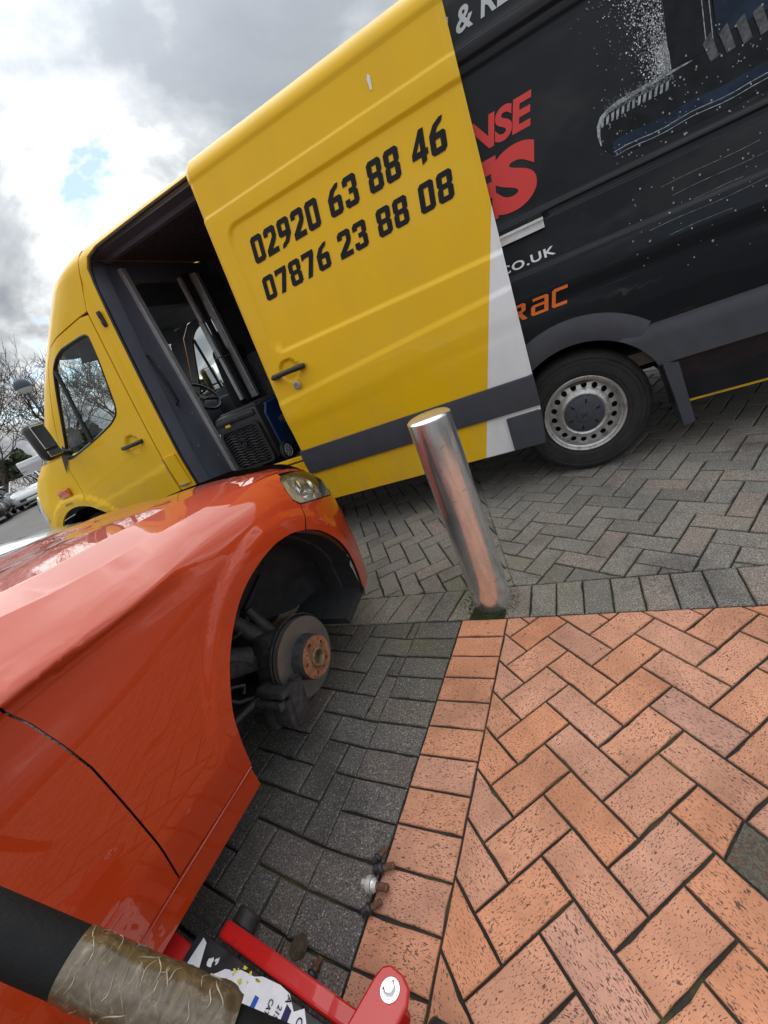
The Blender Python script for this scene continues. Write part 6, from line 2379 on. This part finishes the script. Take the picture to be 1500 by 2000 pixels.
wheel_bolt((-0.405, -0.443, 0.0190), R(3), 'wheel bolt with a bright silver collar, largest of the bolts on the paving', 1.15, True)
wheel_bolt((-0.400, -0.402, 0.0140), R(22), 'dark wheel bolt lying across the joint just above the silver collared bolt', 1.0)
wheel_bolt((-0.420, -0.380, 0.0130), R(62), 'small rusty wheel bolt farthest from the jack, behind the dark bolt', 0.9)
wheel_bolt((-0.402, -0.488, 0.0140), R(38), 'dark wheel bolt nearest the jack, below the silver collared bolt', 0.95)
wheel_bolt((-0.500, -0.630, 0.0130), R(75), 'dark wheel bolt beside the red jack rail', 0.9)

# ================================================================== BACKGROUND
mat('bark', (0.085, 0.065, 0.050), 0.9, var=0.4, vscale=3)
mat('hedge_green', (0.045, 0.060, 0.025), 0.8, var=0.5, vscale=2)
mat('white_van_paint', (0.70, 0.71, 0.73), 0.35, coat=0.5)
mat('silver_paint', (0.50, 0.53, 0.55), 0.3, 0.5, 0.8)
mat('black_car', (0.012, 0.013, 0.016), 0.25, 0.2, 0.9)
mat('white_car', (0.68, 0.69, 0.71), 0.3, 0.0, 0.8)
mat('grey_car', (0.16, 0.17, 0.19), 0.3, 0.4, 0.8)
mat('red_car_far', (0.35, 0.02, 0.02), 0.3, 0.2, 0.8)
mat('tail_lamp', (0.45, 0.01, 0.01), 0.2, coat=0.8)
mat('plate', (0.7, 0.7, 0.6), 0.5)
mat('lamp_dome', (0.04, 0.055, 0.08), 0.5, 0.1)
mat('lamp_glass', (0.6, 0.6, 0.56), 0.3)


def polar(az, d):
    return Vector((CAM.x + d * math.cos(R(az)), CAM.y + d * math.sin(R(az)), 0))


def parked_car(loc, yaw, paintm, label, L=4.2, W=1.75, H=1.46, group='parked cars across the car park'):
    e = empty('parked_car', loc, yaw, label, 'car', group)
    hx = L / 2
    st = [(-hx, 0.45, 0.86), (-hx + 0.05, 0.30, 0.95), (-hx + 0.55, 0.22, 1.0), (-0.9, 0.2, 0.98), (0.55, 0.2, 0.96), (1.0, 0.2, 0.93), (1.45, 0.22, 0.86), (hx - 0.12, 0.26, 0.74), (hx, 0.36, 0.62)]
    m_ = MB()
    ring = []
    for i, (x_, zb, zt) in enumerate(st):
        k = 0.86 if i in (0, len(st) - 1) else (0.95 if i in (1, len(st) - 2) else 1.0)
        w = W / 2 * k
        ring.append([(x_, -w * 0.92, zb), (x_, -w, zb + 0.12), (x_, -w, zb + (zt - zb) * 0.62), (x_, -w * 0.93, zt - 0.04), (x_, -w * 0.78, zt), (x_, 0, zt + 0.025), (x_, w * 0.78, zt), (x_, w * 0.93, zt - 0.04), (x_, w, zb + (zt - zb) * 0.62), (x_, w, zb + 0.12), (x_, w * 0.92, zb)])
    for r_ in ring:
        m_.v += r_
    n_ = 11
    for i in range(len(st) - 1):
        for k in range(n_):
            m_.f.append((i * n_ + k, i * n_ + (k + 1) % n_, (i + 1) * n_ + (k + 1) % n_, (i + 1) * n_ + k))
            m_.m.append(0)
    m_.f += [tuple(range(n_)), tuple((len(st) - 1) * n_ + k for k in range(n_ - 1, -1, -1))]
    m_.m += [0, 0]
    m_.build('body', paintm, e, 50)
    g = MB()
    gh = [(-hx + 0.25, 0.98, 0.80), (-hx + 0.75, H - 0.06, 0.62), (-0.6, H, 0.60), (0.0, H - 0.03, 0.60), (0.95, 0.95, 0.80)]
    for (x_, z_, w_) in gh:
        for s_ in (-1, 1):
            g.v.append((x_, s_ * w_ * W / 1.75, z_))
    bz = 0.96
    g.add([(-hx + 0.25, -0.80, bz), (-hx + 0.25, 0.80, bz), (0.95, -0.80, bz - 0.02), (0.95, 0.80, bz - 0.02)], [])
    g.f += [(0, 1, 3, 2), (6, 7, 9, 8), (0, 2, 4, 6, 8), (1, 9, 7, 5, 3)]
    g.m += [0, 0, 0, 0]
    g.build('windows', 'dark_glass', e)
    g = MB()
    for (i, j) in ((1, 2), (2, 3)):
        a, b = gh[i], gh[j]
        g.add([(a[0], -a[2], a[1] + 0.012), (a[0], a[2], a[1] + 0.012), (b[0], b[2], b[1] + 0.012), (b[0], -b[2], b[1] + 0.012)], [(0, 1, 2, 3)])
    for s_ in (-1, 1):
        g.tube([(x_, s_ * (w_ + 0.012), z_ + 0.01) for x_, z_, w_ in gh], 0.035, 6)
        g.tube([(-0.35, s_ * 0.61, H), (-0.30, s_ * 0.80, 0.96)], 0.035, 6)
    g.build('roof', paintm, e, 50)
    for x_ in (-1.28, 1.28):
        for s_ in (-1, 1):
            alloy('wheel', e, (x_, s_ * (W / 2 - 0.005), 0.31), s_ > 0, simple=True)
    for s_ in (-1, 1):
        q_ = MB()
        q_.box((hx - 0.16, s_ * 0.62, 0.66), (0.26, 0.32, 0.12), Matrix.Rotation(R(-25 * s_), 3, 'Z'), bev=0.03)
        q_.build('headlight', 'lens_clear', e, 40)
        q_ = MB()
        q_.box((-hx + 0.06, s_ * 0.64, 0.78), (0.16, 0.28, 0.16), bev=0.03)
        q_.build('tail_light', 'tail_lamp', e, 40)
        q_ = MB()
        q_.box((0.62, s_ * (W / 2 + 0.06), 0.99), (0.12, 0.16, 0.11), bev=0.03)
        q_.build('door_mirror', paintm, e, 40)
    q_ = MB()
    q_.box((hx - 0.0, 0, 0.44), (0.05, 1.1, 0.14), bev=0.02)
    q_.build('grille', 'black_plastic', e)
    q_ = MB()
    q_.box((hx + 0.03, 0, 0.40), (0.012, 0.52, 0.11))
    q_.build('number_plate', 'plate', e)
    return e


row = math.degrees(0)
ctr = polar(157.2, 29.2)
parked_car(polar(159.6, 27.6), R(-28), 'black_car', 'black car with its nose towards the paving, leftmost of the far row', H=1.42)
parked_car(polar(155.3, 29.4), R(-30), 'white_car', 'white hatchback in the far row beside the black car', H=1.46)
parked_car(polar(156.6, 35.0), R(150), 'silver_paint', 'silver car parked behind the white hatchback')
parked_car(polar(153.6, 36.5), R(150), 'red_car_far', 'dark red car parked beside the white box van')
parked_car(polar(160.6, 33.6), R(150), 'grey_car', 'grey estate car parked behind the black car')
sv = parked_car((-4.55, -0.72, 0), R(89), 'silver_paint', 'silver car in the bay beside the red car', group='cars in the near bays')
# white box van far away
wv = empty('white_van', polar(153.5, 41.0), R(150), 'white van standing behind the far parked cars', 'van')
m_ = MB()
q = [(-2.6, 0.35), (-2.65, 2.1), (-2.5, 2.45), (1.1, 2.45), (1.45, 2.3), (1.95, 1.35), (2.6, 1.15), (2.75, 0.7), (2.7, 0.35)]
n_ = len(q)
m_.v += [(x_, -0.95, z_) for x_, z_ in q] + [(x_, 0.95, z_) for x_, z_ in q]
m_.f += [tuple(range(n_)), tuple(range(2 * n_ - 1, n_ - 1, -1))] + [(i, (i + 1) % n_, n_ + (i + 1) % n_, n_ + i) for i in range(n_)]
m_.m += [0] * (n_ + 2)
wb = m_.build('body', 'white_van_paint', wv)
bvm = wb.modifiers.new('b', 'BEVEL')
bvm.width = 0.08
bvm.segments = 3
bvm.limit_method = 'ANGLE'
for s_ in (-1, 1):
    m_ = MB()
    m_.add([(1.35, s_ * 0.957, 1.35), (1.85, s_ * 0.957, 1.35), (1.45, s_ * 0.957, 2.1), (1.0, s_ * 0.957, 2.1), (0.95, s_ * 0.957, 1.35)], [(0, 1, 2, 3, 4)])
    m_.build('window', 'dark_glass', wv)
    m_ = MB()
    m_.box((-2.64, s_ * 0.82, 1.1), (0.08, 0.16, 0.5))
    m_.build('tail_light', 'tail_lamp', wv)
    for x_ in (-1.5, 1.75):
        alloy('wheel', wv, (x_, s_ * 0.96, 0.34), s_ > 0, 0.34, 0.2, simple=True)

# bare winter trees
TREES = {}


def tree_mesh(seed, H, depth=6):
    rt = random.Random(seed)
    tr, tw = MB(), MB()

    def grow(p, d, L, r, lev):
        n = 3 if lev < 3 else 2
        pts, rad = [p], [r]
        dd = d.copy()
        for k in range(n):
            dd = (dd + Vector((rt.gauss(0, .12), rt.gauss(0, .12), rt.gauss(0.05, .08)))).normalized()
            pts.append(pts[-1] + dd * L / n)
            rad.append(r * (1 - 0.42 * (k + 1) / n))
        (tr if lev < 2 else tw).tube(pts, rad, 7 if lev < 2 else (4 if lev < 4 else 3), caps=False)
        if lev >= depth:
            return
        nb = rt.choice((3, 4)) if lev < 4 else rt.choice((2, 3, 3))
        if lev == 0:
            nb = 6
        for q_ in range(nb):
            f = rt.uniform(0.45, 1.0) if q_ else 1.0
            i = min(n - 1, int(f * n))
            b0 = pts[i] + (pts[i + 1] - pts[i]) * (f * n - i if i < n else 1)
            sp = 0.35 if q_ == 0 else 0.75
            nd = (dd + Vector((rt.gauss(0, sp), rt.gauss(0, sp), rt.gauss(0.12, sp * .6)))).normalized()
            grow(b0, nd, L * rt.uniform(0.62, 0.84), max(0.012, rad[-1] * rt.uniform(0.66, 0.9)), lev + 1)
    grow(Vector((0, 0, -0.1)), Vector((0, 0, 1)), H * 0.25, H * 0.019, 0)
    return tr, tw


for seed in (4, 9):
    a, b = tree_mesh(seed, 10.5)
    t1 = a.build('trunk', 'bark', None, 60)
    t2 = b.build('crown', 'bark', None, 60)
    TREES[seed] = (t1.data, t2.data)
    bpy.data.objects.remove(t1)
    bpy.data.objects.remove(t2)
spots = [(157.0, 33, 4, 1.12, 20, 'bare tree behind the street lamp, nearest the left edge'), (150.0, 34, 9, 0.98, 200, 'bare spreading tree seen against the sky left of the van cab'),
         (144.0, 38, 4, 1.02, 110, 'bare tree showing through the van cab window'), (138.5, 42, 9, 1.05, 300, 'bare tree directly behind the van cab')]
for az, d_, sd, sc2, rz, lab in spots:
    e = empty('bare_tree', polar(az, d_), R(rz), lab, 'tree', 'bare winter trees behind the car park')
    e.scale = (sc2, sc2, sc2)
    for nm_, me_ in zip(('trunk', 'crown'), TREES[sd]):
        o_ = bpy.data.objects.new(nm_, me_)
        link(o_, e)
# evergreen hedge along the back of the car park
hr = random.Random(5)
hg = MB()
for k in range(15000):
    az = hr.uniform(126, 170)
    d_ = 42 + hr.uniform(-1.2, 1.2)
    p = polar(az, d_)
    hmax = 2.6 + 0.8 * math.sin(az * 0.9) + 0.4 * math.sin(az * 2.7)
    z_ = hmax * hr.random() ** 0.75
    s_ = hr.uniform(0.08, 0.22)
    nrm = Vector((hr.gauss(0, 1), hr.gauss(0, 1), hr.gauss(0, 1))).normalized()
    e1 = nrm.orthogonal().normalized() * s_
    e2 = nrm.cross(e1)
    c_ = p + Vector((0, 0, z_))
    hg.add([c_ - e1 - e2 * .6, c_ + e1 - e2 * .6, c_ + e1 * .5 + e2, c_ - e1 * .5 + e2], [(0, 1, 2, 3)])
tag(hg.build('hedge', 'hedge_green', None), 'dark evergreen hedge along the back of the car park', 'hedge', kind='stuff')
# street lamp
lp = polar(150.4, 21.5)
le = empty('street_lamp', lp, 0, 'street lamp with a dark domed head against the bare trees', 'lamp')
m_ = MB()
m_.tube([(0, 0, 0), (0, 0, 1.0), (0, 0, 4.1)], [0.07, 0.055, 0.045], 12)
m_.build('pole', 'lamp_dome', le, 50)
m_ = MB()
m_.lathe([(4.25, 0.30), (4.35, 0.30), (4.48, 0.26), (4.58, 0.16), (4.62, 0.05), (4.63, 0.001)], FX, 24)
m_.build('dome', 'lamp_dome', le, 50)
m_ = MB()
m_.lathe([(4.06, 0.05), (4.12, 0.20), (4.25, 0.28)], FX, 24)
m_.build('diffuser', 'lamp_glass', le, 50)
